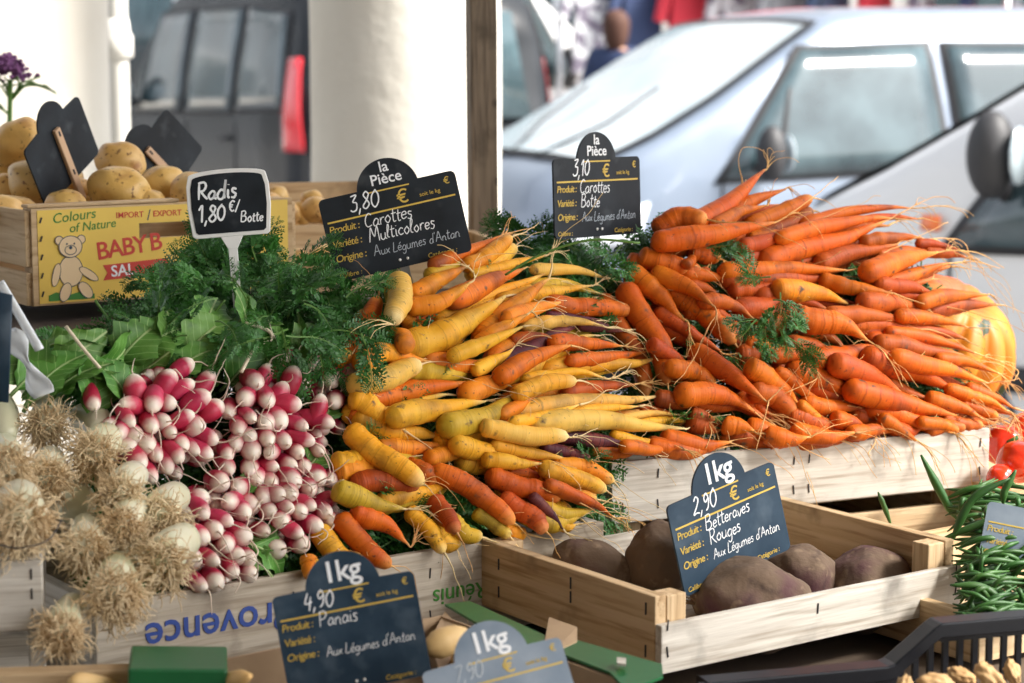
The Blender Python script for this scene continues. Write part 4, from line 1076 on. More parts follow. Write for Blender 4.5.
POT = [(20,143,2.42,27,1.2,'big potato at the top left, cut by the photo edge'),(38,183,2.32,29,1.15,'large round potato right under the leaning black sign back'),
(10,170,2.45,24,1.1,'shaded potato wedged behind the two big ones at far left'),(8,192,2.34,22,1.1,'potato at left edge beneath the topmost one'),
(18,218,2.26,25,1.2,'broad potato at the left edge, beside the crate label corner'),(24,232,2.2,17,1.2,'low potato resting against the left end board'),
(66,205,2.25,18,1.2,'small potato peeking over the middle of the label'),(78,190,2.34,14,1.1,'half hidden potato behind the foot of the black sign'),
(121,163,2.40,24,1.12,'topmost potato at the right of the crate heap'),(118,189,2.3,27,1.28,'long smooth potato lying above the yellow label'),
(163,186,2.36,25,1.05,'pale glossy potato left of the radish sign'),(190,190,2.32,20,1.1,'potato partly behind the radish sign board'),
(150,203,2.30,16,1.1,'potato seen through the handle gap of label crate'),(95,206,2.34,16,1.1,'dark potato in the hollow between heap and label'),
(60,180,2.5,22,1.1,'potato at the back behind the leaning black sign'),(2,215,2.22,22,1.1,'lower potato cut by the left photo edge'),(-6,150,2.5,26,1.1,'potato mostly outside the upper left edge'),(140,205,2.45,22,1.1,'potato deep in the crate under the long smooth one')]
for k, (x, y, Y, r, el, lab) in enumerate(POT):
    lump('potato', W(x, y, Y), r*Y/F*.95, M['potato'], lab, 'potato', PG, k, (el,1,.9), (0, R((k*37)%50-25), 0), .09)
POT2 = [(268,207,15),(285,214,14),(300,213,14),(316,210,14),(262,222,12),(292,222,12),(330,214,13),(276,196,12),(312,200,11)]
for k, (x, y, r) in enumerate(POT2):
    lump('potato', W(x, y, 2.62+.03*(k%3)), r*2.62/F, M['potato'], ['blurred potato at the left end of the back crate','blurred potato, second from left in the back crate','blurred potato in the middle of back crate','blurred potato right of middle in the back crate','low blurred potato touching the radish sign','low blurred potato in the centre of back crate','blurred potato half hidden by the carrot sign','upper blurred potato in back crate near the radish sign','upper blurred potato in back crate near the carrot sign'][k], 'potato', PG, 30+k, (1.1,1,.95), (0,0,0), .06, seg=20, rings=14)
# label crate with potatoes
Cc = W(31, 207, 2.14); ybc = 34
kc = empty('wooden_crate', (Cc.x, Cc.y, Cc.z-.102), 'potato crate with a yellow printed label showing a seated teddy bear', 'crate', rot=(0,0,R(ybc)))
def kp(nm, lo, hi, mt):
    c = [(a+b)/2 for a, b in zip(lo, hi)]; m = MB(); m.box(lo, hi); return m.build(nm, M[mt], kc, loc=c, smooth=False, bevel=.001)
LC = .30
# front board with a handle slot: four strips round the slot
m = MB(); hs0, hs1, hz0, hz1 = .118, .182, .064, .080
m.box((0,0,0),(LC,.006,hz0)); m.box((0,0,hz1),(LC,.006,.100)); m.box((0,0,hz0),(hs0,.006,hz1)); m.box((hs1,0,hz0),(LC,.006,hz1))
m.build('front_board', M['wood_x'], kc, smooth=False)
m = MB(); y = -.0006; x0_ = .006
m.box((x0_,y,.002),(LC-.006,y+.0005,hz0)); m.box((x0_,y,hz1),(LC-.006,y+.0005,.098)); m.box((x0_,y,hz0),(hs0,y+.0005,hz1)); m.box((hs1,y,hz0),(LC-.006,y+.0005,hz1))
pap = m.build('printed_label', M['yelprint'], kc, smooth=False)
kp('end_board', (-.006,.004,.040), (0,.26,.098), 'wood_y'); kp('end_board', (-.006,.004,.0), (0,.26,.034), 'wood_y'); kp('end_board', (LC,.004,.0), (LC+.006,.26,.095), 'wood_y')
kp('back_board', (0,.255,0), (LC,.261,.098), 'wood_x'); kp('bottom_board', (0,.007,-.001), (LC,.254,.004), 'wood_x'); kp('top_rail', (-.004,.0,.1005), (LC*.55,.018,.104), 'wood_x')
for yy in (.008,.235): kp('corner_block', (.001,yy,.005), (.02,yy+.019,.0995), 'wood_z')
for i in range(5): 
    for xx in (.0095,):
        m = MB(); m.box((-.0007,-.0006,-.003), (.0007,.0004,.003)); s_ = m.build('staple', M['staple'], kc, smooth=False); s_.location = (xx,-.0012,.012+.019*i); s_.rotation_euler = (0,R(20),0)
fr = (R(90),0,0)
def kt(s, size, mt, x, z, rz=0, **k): return text_obj('lettering', s, size, M[mt], kc, (x,-.00075,z), (R(90),0,0) if not rz else (Matrix.Rotation(R(-rz),3,'Y')@Matrix.Rotation(R(90),3,'X')).to_euler(), align='LEFT', **k)
kt('Colours', .0145, 'greenprint', .022, .084, 5, shear=.2, off=.004); kt('of Nature', .0130, 'greenprint', .040, .074, 4, shear=.2, off=.004)
kt('IMPORT', .0088, 'redprint', .092, .0865, 0, off=.008); kt('EXPORT', .0088, 'redprint', .134, .0865, 0, off=.008)
kt('/', .016, 'inkprint', .127, .0830, 0)
kt('BABY', .026, 'redprint', .070, .044, 6, off=.014, space=.88); kt('B', .026, 'redprint', .130, .0505, 6, off=.014)
m = MB(); m.prism([(.076,.022),(.150,.026),(.150,.042),(.076,.038),(.081,.030)], -.0011, -.0008); m.build('banner', M['redprint'], kc, smooth=False)
text_obj('lettering', 'SAL', .0165, M['chalk'], kc, (.085,-.0013,.0255), (Matrix.Rotation(R(-3),3,'Y')@Matrix.Rotation(R(90),3,'X')).to_euler(), align='LEFT', off=.015)
m = MB(); m.prism([(.016,.004),(.066,.004),(.066,.009),(.050,.012),(.036,.009),(.024,.013),(.016,.010)], -.0011, -.0007); m.build('printed_grass', M['greenprint'], kc, smooth=False)
# simple seated bear: filled discs and dark outlines
def ell(cx, cz, rx, rz, a=0, n=28): return [(cx+rx*math.cos(2*math.pi*i/n)*math.cos(R(a))-rz*math.sin(2*math.pi*i/n)*math.sin(R(a)), cz+rx*math.cos(2*math.pi*i/n)*math.sin(R(a))+rz*math.sin(2*math.pi*i/n)*math.cos(R(a))) for i in range(n)]
bears = [ell(.0405,.034,.0135,.0165), ell(.0245,.031,.0045,.0125,-14), ell(.060,.030,.0045,.0125,55), ell(.034,.0125,.0062,.0105,-22), ell(.056,.0135,.0062,.0105,38), ell(.0285,.0665,.0048,.0048), ell(.0525,.0665,.0048,.0048), ell(.0405,.0595,.0130,.0115), ell(.0405,.0560,.0066,.0052)]
fm = MB(); om = MB()
for i, P in enumerate(bears):
    yb = -.0012-.00012*i
    fm.add([(x, yb, z) for x, z in P], [tuple(range(len(P)))])
    ring = [Vector((x, yb-.0001, z)) for x, z in P]; n = len(ring); cc = sum(ring, Vector())/n
    vs = ring+[cc+(p-cc)*(1-.0008/max(.001,(p-cc).length)*1.0) for p in ring]
    om.add(vs, [(j,(j+1)%n,n+(j+1)%n,n+j) for j in range(n)])
for ex, ez, rr2 in ((.0365,.0625,.0010),(.0445,.0625,.0010),(.0405,.0585,.0018)):
    P = ell(ex,ez,rr2,rr2,0,12); om.add([(x,-.0026,z) for x,z in P],[tuple(range(12))])
fm.build('printed_bear', M['bearprint'], kc, smooth=False); om.build('printed_outline', M['inkprint'], kc, smooth=False)
# back crate
Cb = W(258, 226, 2.55)
bk = crate('wooden_crate', Cb, 20, .255, .22, Cb.z-.05, .085, .045, th=.006, mats=('wood_x','wood_y','wood_z'), label='blurred wooden crate of potatoes between the radish sign and pillar')
for v in (0,):
    m = MB(); m.box((0,.214,.06), (.255,.22,.088)); m.build('back_rail', M['wood_x'], bk, smooth=False)
m = MB(); m.box((-.006,-.0065,.018), (.261,-.0005,.049)); m.build('front_rail', M['wood_x'], bk, smooth=False)
# low boxes glimpsed below it
cx_ = W(262, 262, 2.42); lb = crate('wooden_crate', cx_, 15, .30, .2, cx_.z-.055, .07, .05, mats=('wood_x','wood_y','wood_z'), label='wooden crate seen low behind the carrot tops beside the tilted sign')
for k, (x,y) in enumerate([(300,262),(322,258),(280,255),(340,262)]):
    lump('potato', W(x,y,2.5), .017, M['potato'], ['blurred potato low behind the tilted sign corner','blurred potato just left of the tilted sign','leftmost blurred potato in the low crate','blurred potato hidden by the tilted sign'][k], 'potato', PG, 60+k, (1.1,1,.95), (0,0,0), .06, seg=18, rings=12)

# ---------------------------------------------------------------- beetroots
BG = 'dusty beetroots in the small crate'
BT = [(752,606,1.785,56,(1.12,.95,.86),(0,R(12),0),'biggest beetroot at the front, below the Betteraves sign'),
(868,590,1.86,50,(1.05,.95,.86),(0,R(-8),R(10)),'beetroot at the right, in the far corner of the crate'),
(662,562,1.86,40,(.95,.9,1.0),(0,R(-20),0),'upright brownish beetroot left of the Betteraves sign'),
(592,566,1.86,32,(1.3,.9,.8),(0,R(18),0),'low rough beetroot behind the end board with shaggy crown'),
(800,580,1.86,40,(1,1,.9),(0,0,0),'shaded beetroot in the back between the two large ones')]
for k, (x,y,Y,r,sq,rot,lab) in enumerate(BT):
    o = lump('beetroot', W(x,y,Y), r*Y/F, M['beet'], lab, 'beetroot', BG, k+3, sq, rot, .09, 1.7, 56, 40, .016)
    rb = r*Y/F; m = MB(); q = random.Random(k)
    sx = -1 if k != 3 else 1
    for i in range(16):
        a = q.uniform(0,6.28); p0 = Vector((sx*rb*sq[0]*.93, rb*.16*math.cos(a), rb*.16*math.sin(a))); pp = [p0]; v = Vector((sx,.5*math.cos(a),.5*math.sin(a))).normalized()
        for j in range(4): v = (v+Vector((q.gauss(0,.3),q.gauss(0,.3),q.gauss(0,.3)))).normalized(); pp.append(pp[-1]+v*rb*.055)
        m.tube(pp, [.0016,.0014,.001,.0008,.0004], 5)
    m.build('crown', M['beetroot'], o)

# ---------------------------------------------------------------- parsnips and small things at the bottom
PSN = [((424,650),(460,640),(462,672),1.48,17,'round parsnip end showing between the Panais sign and pale sign'),((250,676),(225,682),(200,690),1.40,10,'parsnip end at the bottom, left of the Panais sign'),((70,682),(95,684),(120,688),1.40,12,'pale parsnip end at the bottom left on the plank')]
for k, (a,b,c_,Y,w,lab) in enumerate(PSN):
    p = cr([W(*a,Y),W(*b,Y+.02),W(*c_,Y+.04)],6); m = MB(); n = len(p); r = w*Y/F
    m.tube(p, [r*min(1,.35+i*.3)*(1-.35*i/n) for i in range(n)], 18); o = m.build('parsnip', M['parsnip'], loc=p[0]); tag(o, lab, 'parsnip', 'parsnips')
GG = 'knobbly tubers in the black plastic crate'
for k, (x,y,Y,r,el) in enumerate([(935,683,1.46,12,1.6),(962,676,1.50,10,1.5),(990,678,1.47,13,1.5),(1012,672,1.52,10,1.3),(905,690,1.44,11,1.4)]):
    lump('ginger_root', W(x,y,Y), r*Y/F, M['ginger'], ['knobbly tuber at the bottom edge, second from left','small knobbly tuber behind the others','knobbly tuber at the bottom edge, third from left','knobbly tuber nearest the right photo edge','leftmost knobbly tuber, barely in frame'][k], 'tuber', GG, 80+k, (el,1,.8), (0,R(k*23),0), .2, 2.5)

# green cardboard tray with folded flaps
ga = W(445, 612, 1.62); zt = ga.z
gt = empty('cardboard_tray', (ga.x, ga.y, zt-.075), 'green printed cardboard tray with folded flaps beside the beetroot crate', 'box')
def q3(pts, zoff=0): return [onz(x,y,zt+zoff)-gt.location for x,y in pts]
def sheet(nm, pts, th, mt, zoffs=None):
    zo = zoffs or [0]*len(pts); P = [onz(x,y,zt+z)-gt.location for (x,y),z in zip(pts,zo)]; n = len(P)
    nn = (P[1]-P[0]).cross(P[2]-P[0]).normalized(); nn = nn if nn.z > 0 else -nn
    m = MB(); m.add([p for p in P]+[p-nn*th for p in P], [tuple(range(n)), tuple(range(2*n-1,n-1,-1))]+[(i,i+n,(i+1)%n+n,(i+1)%n) for i in range(n)])
    return m.build(nm, M[mt], gt, smooth=False)
sheet('flap', [(445,604),(470,601),(556,640),(556,652),(520,648)], .002, 'greencard', [.0,.0,0,0,0])
sheet('flap', [(553,650),(577,640),(662,664),(663,676),(627,690),(610,672)], .002, 'greencard')
sheet('tab', [(549,617),(577,627),(577,641),(553,652),(545,640)], .002, 'card', [.003,.003,.001,.001,.001])
m = MB()
Pa, Pb, Pd = onz(443,612,zt), onz(660,690,zt), onz(600,760,zt)
d1 = (Pb-Pa); d2 = Vector((d1.y,-d1.x,0)).normalized()*.22
for a, b in ((Pa,Pb),(Pa+d2,Pb+d2),(Pa,Pa+d2),(Pb,Pb+d2)):
    a = a-gt.location; b = b-gt.location; nn = (b-a).cross(Z).normalized()*.002; a0 = a-Z*.003; b0 = b-Z*.003
    m.add([a0,b0,b0-Z*.07,a0-Z*.07,a0+nn,b0+nn,b0+nn-Z*.07,a0+nn-Z*.07], [(0,1,2,3),(7,6,5,4),(0,4,5,1),(1,5,6,2),(2,6,7,3),(3,7,4,0)])
m.build('wall', M['card'], gt, smooth=False)
sheet('flap', [(445,611),(430,640),(440,672),(470,640)], .002, 'card', [-.004,-.006,-.01,-.006])
sheet('paper_scrap', [(617,657),(626,658),(626,664),(617,663)], .002, 'wgrey_x', [.006]*4)
# green carton at bottom left, plank, slatted crate
gl = W(128, 669, 1.40); m = MB(); m.box((0,0,-.05),(.068,.06,0)); o = m.build('carton', M['greencard'], smooth=False, bevel=.002); o.location = gl; o.rotation_euler = (0,R(3),R(8)); tag(o, 'glossy green carton corner at the bottom, left of the Panais sign', 'box')
m = MB(); m.box((0,0,-.012),(.16,.02,0)); o = m.build('plank', M['wood_x'], smooth=False, bevel=.0015); o.location = W(-40, 676, 1.42); o.rotation_euler = (0,R(0),R(6)); tag(o, 'narrow wooden plank lying at the bottom left corner', 'plank')
c0 = W(42, 560, 1.50)
sl = empty('slatted_crate', (c0.x, c0.y, c0.z-.115), 'pale slatted crate at the left edge under the biggest leek tuft', 'crate', rot=(0,0,R(12)))
for lo, hi, nm in (((-.30,0,.062),(0,.006,.115),'slat'),((-.30,0,.0),(0,.006,.022),'slat'),((-.012,.0065,.0),(0,.026,.112),'corner_block'),((-.05,.0065,.0),(-.035,.02,.112),'corner_block'),((-.30,.25,.062),(0,.256,.115),'slat'),((-.006,.028,.06),(0,.25,.11),'end_board'),((-.30,.007,.0),(-.001,.25,.004),'bottom_board')):
    c = [(a+b)/2 for a, b in zip(lo, hi)]; m = MB(); m.box(lo, hi); m.build(nm, M['wgrey_x'], sl, loc=c, smooth=False, bevel=.0012)
for z in (.075,.09,.105): 
    m = MB(); m.box((-.0006,-.0006,-.004),(.0006,.0004,.004)); s_ = m.build('staple', M['staple'], sl, smooth=False); s_.location = (-.008,-.0002,z)
m = MB(); m.tube(cr([W(0,545,1.46),W(20,548,1.45),W(48,540,1.46),W(62,520,1.48)],6), .0006, 5); tag(m.build('wire', M['staple']), 'thin dark wire sagging over the rim of the slatted crate', 'wire')

# black plastic crate, back wall with raised hand-hold
b0 = W(700, 662, 1.50); b1 = onz(1090, 628, b0.z)
e = (b1-b0); Lb = e.length; yb = math.degrees(math.atan2(e.y, e.x))
bp = empty('plastic_crate', (b0.x, b0.y, b0.z-.10), 'black plastic crate with slotted walls at the lower right corner', 'crate', rot=(0,0,R(yb)))
def prof(x): # raised part at the right
    s = x/Lb; return .088+.030*max(0, min(1, (s-.46)/.12))
m = MB(); n = 60; vs = []
for i in range(n+1):
    x = Lb*i/n; z = prof(x)
    vs += [(x,-.014,z-.012),(x,-.014,z),(x,.006,z),(x,.006,z-.012)]
m.add(vs, [(i*4+k, i*4+(k+1)%4, i*4+4+(k+1)%4, i*4+4+k) for i in range(n) for k in range(4)]+[(0,1,2,3)])
m.build('rim', M['blackplastic'], bp, smooth=False, bevel=.0012)
m = MB()
nb = 26
for i in range(nb+1):
    x = Lb*i/nb; m.box((x-.0022,-.002,.002),(x+.0022,.002,prof(x)-.0071))
m.box((0,-.0018,.050),(Lb,.0018,.056)); m.box((0,-.0018,.002),(Lb,.0018,.02)); m.box((0,-.0025,prof(0)-.024),(Lb*.5,.0025,prof(0)-.0072))
m.box((Lb*.6,-.0025,.100),(Lb,.0025,.1105))
m.build('back_wall', M['blackplastic'], bp, smooth=False)
m = MB(); m.box((-.006,-.26,.081),(.004,-.0105,.088)); m.build('rim', M['blackplastic'], bp, smooth=False)
m = MB(); 
for i in range(16): m.box((-.002,-.255+.016*i,.002),(.001,-.2506+.016*i,.081))
m.box((-.002,-.26,.002),(.001,-.004,.02)); m.box((-.0018,-.26,.05),(.0012,-.004,.056)); m.build('side_wall', M['blackplastic'], bp, smooth=False)
m = MB(); m.box((0,-.26,0),(Lb,-.003,.003)); m.build('floor_grid', M['blackplastic'], bp, smooth=False)
m = MB(); m.box((.001,-.0022,.066),(.05,-.0019,.078)) ; 

# ---------------------------------------------------------------- green beans
bn = random.Random(4); hb = onz(985, 570, 1.11)
def bean(pts, r, label, share):
    p = cr(pts, 6); n = len(p); m = MB()
    m.tube(p, [max(.0006, r*min(1, .25+i*.25, .2+(n-1-i)*.22)*(1+.06*math.sin(i*1.9))) for i in range(n)], 8)
    o = m.build('green_bean', M['bean'], loc=p[0]); tag(o, label, 'green bean', 'loose green beans')
special = [([(921,455),(945,500),(957,520)],1.92,4.5,'stout dark bean standing up against the white crate'),([(878,492),(884,506),(892,528)],1.96,2.6,'short bean tip poking up behind the crate board'),([(950,545),(972,500),(1010,478)],1.84,4.5,'long bean arching over the top of the heap'),([(940,540),(985,522),(1040,500)],1.84,4,'bean crossing above the grey-blue sign'),([(955,575),(975,600),(983,618)],1.74,4.5,'bean hanging down beside the beetroot crate corner'),([(950,585),(985,588),(1010,612)],1.70,4,'bean curving below the grey-blue sign'),([(1016,470),(1005,490),(1003,505)],1.86,4,'upright bean near the right photo edge')]
for pts, Y, r, lab in special: bean([W(x,y,Y) for x,y in pts], r*Y/F, lab, False)
for k in range(230):
    x = bn.uniform(948, 1060); y = bn.uniform(492, 625)
    if x < 966 and y > 520 and y < 560: x += 30
    t = (y-492)/133; Y = 1.93-.27*t+bn.uniform(-.015,.02)
    a = bn.gauss(20, 38); L = bn.uniform(38, 66); dx, dy = math.cos(R(a))*L, -math.sin(R(a))*L*.6
    b_ = bn.uniform(-9, 9)
    x = max(x, 972-(10 if y < 530 else 0)+abs(dx)*.3)
    pts = [W(x-dx/1.6, y-dy/1.6, Y+.01), W(x+b_*.3, y+b_-4, Y), W(x+dx/1.6, y+dy/1.6, Y+.012)]
    bean(pts, bn.uniform(2.2,3.1)*Y/F, 'slender green bean lying loose in the heap right of the beetroot crate', True)
m = MB(); m.box((0,0,-.10),(.4,.28,-.03)); 
cb = onz(938, 600, 1.13); bx = crate('wooden_crate', Vector((cb.x+.03, cb.y-.03, 0)), 35, .34, .26, 1.078, .045, .04, label='low wooden crate buried under the heap of green beans', mats=('wood_x','wood_y','wood_z'))

# ---------------------------------------------------------------- pumpkin and peppers
def ribbed(name, c, r, mt, label, cat, ribs, zs, dep, rot, group=None, stem=None, top=.25):
    m = MB(); seg, rings = 96, 40; vs = []
    for i in range(rings+1):
        ph = math.pi*i/rings
        for j in range(seg):
            th = 2*math.pi*j/seg; k = 1-dep*abs(math.cos(ribs*th/2))**6*math.sin(ph)**.6
            k *= 1+.03*noise.noise(Vector((math.cos(th)*2,math.sin(th)*2,ph*2)))
            dz = top*math.exp(-(ph/.35)**2)+top*.5*math.exp(-((math.pi-ph)/.35)**2)
            vs.append((math.sin(ph)*math.cos(th)*r*k, math.sin(ph)*math.sin(th)*r*k, (math.cos(ph)*(1-dz))*r*zs))
    m.add(vs, [(i*seg+j, i*seg+(j+1)%seg, (i+1)*seg+(j+1)%seg, (i+1)*seg+j) for i in range(rings) for j in range(seg)])
    o = m.build(name, mt); o.location = c; o.rotation_euler = rot; tag(o, label, cat, group)
    if stem:
        s = MB(); s.tube([(0,0,r*zs*.7),(0.002,0,r*zs*.95),(.01,.004,r*zs*1.15)], [r*.14,r*.10,r*.12], 8); s.build('stem', M[stem], o)
    return o
ribbed('pumpkin', W(938, 345, 2.48), 80*2.48/F, M['pumpkin'], 'large ribbed orange pumpkin with dark spots behind the orange carrots', 'pumpkin', 12, .86, .17, (R(20),R(25),0))
for k, (x,y,Y,r,lab) in enumerate([(1003,445,2.18,20,'red pepper right above, directly beside the white crate end'),(1018,462,2.12,20,'glossy red pepper at the right photo edge, lower one'),(1000,478,2.10,13,'small red pepper tip low beside the crate corner'),(1030,432,2.2,20,'red pepper just outside the frame behind the others')]):
    ribbed('red_pepper', W(x,y,Y), r*Y/F*1.1, M['pepper'], lab, 'pepper', 4, 1.0, .09, (R(70+k*20),R(30*k),R(40*k)), 'red peppers', stem='bean', top=.1)
pc0 = W(985, 505, 2.12); crate('wooden_crate', Vector((pc0.x, pc0.y, 0)), 25, .3, .25, W(985,505,2.12).z-.03, .05, .045, label='wooden crate holding red peppers right of the white crate', mats=('wood_x','wood_y','wood_z'))
# purple flower at left
fc = W(10, 72, 2.9); fl = empty('flower', fc, 'purple flower cluster with green leaves at the top left edge', 'flower')
m = MB(); q = random.Random(2)
for k in range(330):
    c = Vector((q.gauss(-.008,.016), q.gauss(0,.014), q.gauss(0,.006)))
    c.z += .012-abs(c.x+.006)*.5
    m.lathe([(.0006,-.003),(.0032,-.001),(.0036,.001),(.0006,.003)], 6, tuple(c))
m.build('petals', M['flower'], fl)
m = MB(); m.tube([(0,0,-.26),(-.004,0,-.1),(0,0,-.01)], .0035, 8)
for k in range(10): m.tube([(0,0,-.04),(q.gauss(0,.01),0,-.02),(q.gauss(-.006,.02),q.gauss(0,.01),-.006)], .0013, 5)
m.build('stem', M['flstem'], fl)
for z, a in ((-.035,20),(-.062,200),(-.09,80),(-.12,300)):
    o = leaf_mesh(int(z*-1000), .06, .034).build('leaf', M['flstem'], fl); o.location = (0,0,z); o.rotation_euler = (0,R(-20),R(a))
vs_ = MB(); vs_.lathe([(.028,-.36),(.034,-.30),(.03,-.24),(.034,-.235),(.02,-.235)], 20); vs_.build('pot', M['wood_z'], fl)
# ---------------------------------------------------------------- vehicles
def lerp(a, b, t): return a+(b-a)*t
def pwl(T, x):
    if x <= T[0][0]: return T[0][1]
    for i in range(1, len(T)):
        if x <= T[i][0]:
            return lerp(T[i-1][1], T[i][1], (x-T[i-1][0])/(T[i][0]-T[i-1][0]))
    return T[-1][1]
def vehicle(name, x, y, heading, paint, label, glass='glass', H=1.82, L=4.4, Wd=1.80, tint=None, rails=False, mz=0, ind=None):
    """local +x is the front; stands on z = 0"""
    o = empty(name, (x, y, 0), label, 'van' if 'van' in name else 'car', rot=(0,0,R(heading)))
    hl = L/2; s = H/1.82
    TOP = [(-hl,.92),(-hl+.04,1.35*s),(-hl+.14,1.66*s),(-hl+.34,1.79*s),(-hl+.9,1.82*s),(.30,1.80*s),(.60,1.76*s),(.90,1.59*s),(1.25,1.38*s),(1.60,1.19*s),(1.88,1.07*s),(2.0,.99),(2.1,.90),(hl-.06,.74),(hl,.60)]
    BELT = [(-hl,1.02),(0,1.00),(1.1,.95),(1.5,.93),(hl,.6)]
    HW = [(-hl,.80),(-hl+.15,.87),(-hl+.6,.90),(1.2,.90),(1.7,.85),(2.0,.74),(hl,.55)]
    def hw(xx, z):
        w = pwl(HW, xx)*Wd/1.8
        b = min(pwl(BELT, xx), pwl(TOP, xx)-.02); t = pwl(TOP, xx)
        if z < .5: w *= 1-.05*((.5-z)/.3)**2
        if z > b and t > b+.05: w -= .19*((z-b)/(1.82*s-b))**1.35
        return w
    m = MB(); xs = [-hl+L*i/56 for i in range(57)]; NB = 22; ring = []
    vs = []
    for xx in xs:
        t = pwl(TOP, xx); b = min(pwl(BELT, xx), t-.02); lo = .24
        half = []
        for k in range(6): z = lerp(lo, b, k/5); half.append((hw(xx, z), z))
        for k in range(1, 5): z = lerp(b, t-.05, k/4); half.append((hw(xx, z), z))
        wt = hw(xx, t-.05)
        half += [(wt-.05, t-.012), (wt*.5, t+.012), (0, t+.018)]
        rg = [(xx, -w, z) for w, z in half]+[(xx, w, z) for w, z in reversed(half[:-1])]
        vs += rg
    n = len(rg)
    m.add(vs, [(i*n+k, i*n+k+1, (i+1)*n+k+1, (i+1)*n+k) for i in range(56) for k in range(n-1)]+[(i*n, (i+1)*n, (i+1)*n+n-1, i*n+n-1) for i in range(56)]+[tuple(range(n)), tuple(range(56*n+n-1, 56*n-1, -1))])
    m.build('body', M[paint], o)
    def patch(nm, poly4, off, mt, par, sg, nx=8, nz=6, z_in=0):
        (xa,za),(xb,zb),(xc,zc),(xd,zd) = poly4; mm = MB(); v = []
        for i in range(nx+1):
            for j in range(nz+1):
                u, w = i/nx, j/nz
                px_ = lerp(lerp(xa,xb,u), lerp(xd,xc,u), w); pz = lerp(lerp(za,zb,u), lerp(zd,zc,u), w)
                v.append((px_, sg*(hw(px_, pz)+off), pz))
        mm.add(v, [(i*(nz+1)+j, i*(nz+1)+j+1, (i+1)*(nz+1)+j+1, (i+1)*(nz+1)+j) for i in range(nx) for j in range(nz)])
        ob = mm.build(nm, M[mt], par); so = ob.modifiers.new('s','SOLIDIFY'); so.thickness = .004; so.offset = -1 if sg < 0 else 1
        return ob
    zt = 1.62*s
    wins = [[(.02,1.03),(1.28,1.0),(.80,zt-.02),(.08,zt)], [(-1.05,1.05),(-.10,1.03),(-.06,zt),(-1.0,zt)], [(-1.95,1.08),(-1.16,1.06),(-1.12,zt),(-1.82,zt-.04)]]
    for sg in (-1, 1):
        for wq in wins:
            cx = sum(p[0] for p in wq)/4; cz = sum(p[1] for p in wq)/4
            big = [(cx+(a-cx)*1.06+(.012 if a > cx else -.012), cz+(b-cz)*1.08) for a, b in wq]
            f = patch('window', big, .006, 'rubber', o, sg); patch('pane', wq, .014, glass if wq is not wins[2] or not tint else tint, f, sg)
        # quarter divider on the front window
        patch('window_divider', [(.98,1.02),(1.01,1.02),(.90,zt-.20),(.88,zt-.19)], .022, 'rubber', o, sg, 1, 6)
        for xd in (-.08, -1.12, 1.28): patch('door_seam', [(xd,.36),(xd+.012,.36),(xd+.012,.98),(xd,.98)], .002, 'rubber', o, sg, 1, 8)
        patch('side_trim', [(-1.7,.56),(1.2,.56),(1.2,.64),(-1.7,.64)], .012, 'rubber', o, sg, 12, 1)
        for xd in (.02, -1.04): patch('door_handle', [(xd,.88),(xd+.18,.88),(xd+.18,.91),(xd,.91)], .03, 'rubber' if paint != 'silver' else paint, o, sg, 3, 1)
        patch('tail_lamp', [(-hl+.02,.86),(-hl+.22,.86),(-hl+.25,1.34),(-hl+.10,1.34)], .012, 'redlamp', o, sg, 5, 8)
        patch('side_indicator', [(1.42,.80),(1.50,.80),(1.50,.84),(1.42,.84)], .012, 'amberlamp', o, sg, 2, 2)
        if ind: patch('side_indicator', [(ind[0],ind[1]),(ind[0]+.07,ind[1]),(ind[0]+.07,ind[1]+.05),(ind[0],ind[1]+.05)], .02, 'amberlamp', o, sg, 2, 2)
        patch('headlight', [(1.72,.70),(2.10,.66),(2.02,.80),(1.66,.90)], .014, 'clearlamp', o, sg, 6, 4)
        mm = MB(); mm.tube([(1.12, sg*.84, 1.02+mz*.6),(1.10, sg*.96, 1.07+mz)], .025, 8)
        mr = []
        for i in range(11):
            u = i/10; k = math.sin(math.pi*min(1, max(0, u)))**.4 if 0 < u < 1 else .3
            mr.append(((1.10-.0*u, sg*(1.02), .99+mz+.26*u), .074*k))
        mm.tube([p for p, r in mr], [r for p, r in mr], 16)
        mi = mm.build('wing_mirror', M['rubber'], o)
        g2 = MB(); g2.lathe([(.062,0),(.062,.006)], 18); gg = g2.build('mirror_glass', M['glassglare'], mi); gg.location = (1.013, sg*1.02, 1.12+mz); gg.rotation_euler = (0,R(-90),0); gg.scale = (1.4,1,1)
        for wx in (1.42, -1.38):
            w = MB(); w.lathe([(.19,-.09),(.30,-.10),(.325,-.06),(.325,.06),(.30,.10),(.19,.09)], 32); wl = w.build('wheel', M['rubber'], o); wl.location = (wx, sg*.80, .325); wl.rotation_euler = (R(90),0,0)
            r_ = MB(); r_.lathe([(.04,.0),(.195,.0),(.195,.03),(.12,.02),(.04,.03)], 24); rr0 = r_.build('rim', M['rim'], wl); rr0.location = (0,0,-sg*.09); rr0.rotation_euler = (0 if sg < 0 else R(180),0,0)
            mm = MB(); mm.tube([(wx+.40*math.cos(R(a)), sg*(pwl(HW,wx)*Wd/1.8+.004), .325+.40*math.sin(R(a))) for a in range(0,181,12)], .022, 6); mm.build('wheel_arch', M['rubber'], o)
    # windscreen and rear window follow the roof line
    def cross(nm, x0, x1, inset, mt, par, off=.012, nx=8):
        mm = MB(); v = []
        for i in range(nx+1):
            xx = lerp(x0, x1, i/nx); t = pwl(TOP, xx)
            for j in range(9):
                u = j/4-1; v.append((xx+(off if x0 > 0 else -off)*.7, u*(hw(xx, t-.03)-inset), t+.020+off*.6-.02*abs(u)**3))
        mm.add(v, [(i*9+j, i*9+j+1, (i+1)*9+j+1, (i+1)*9+j) for i in range(nx) for j in range(8)])
        return mm.build(nm, M[mt], par)
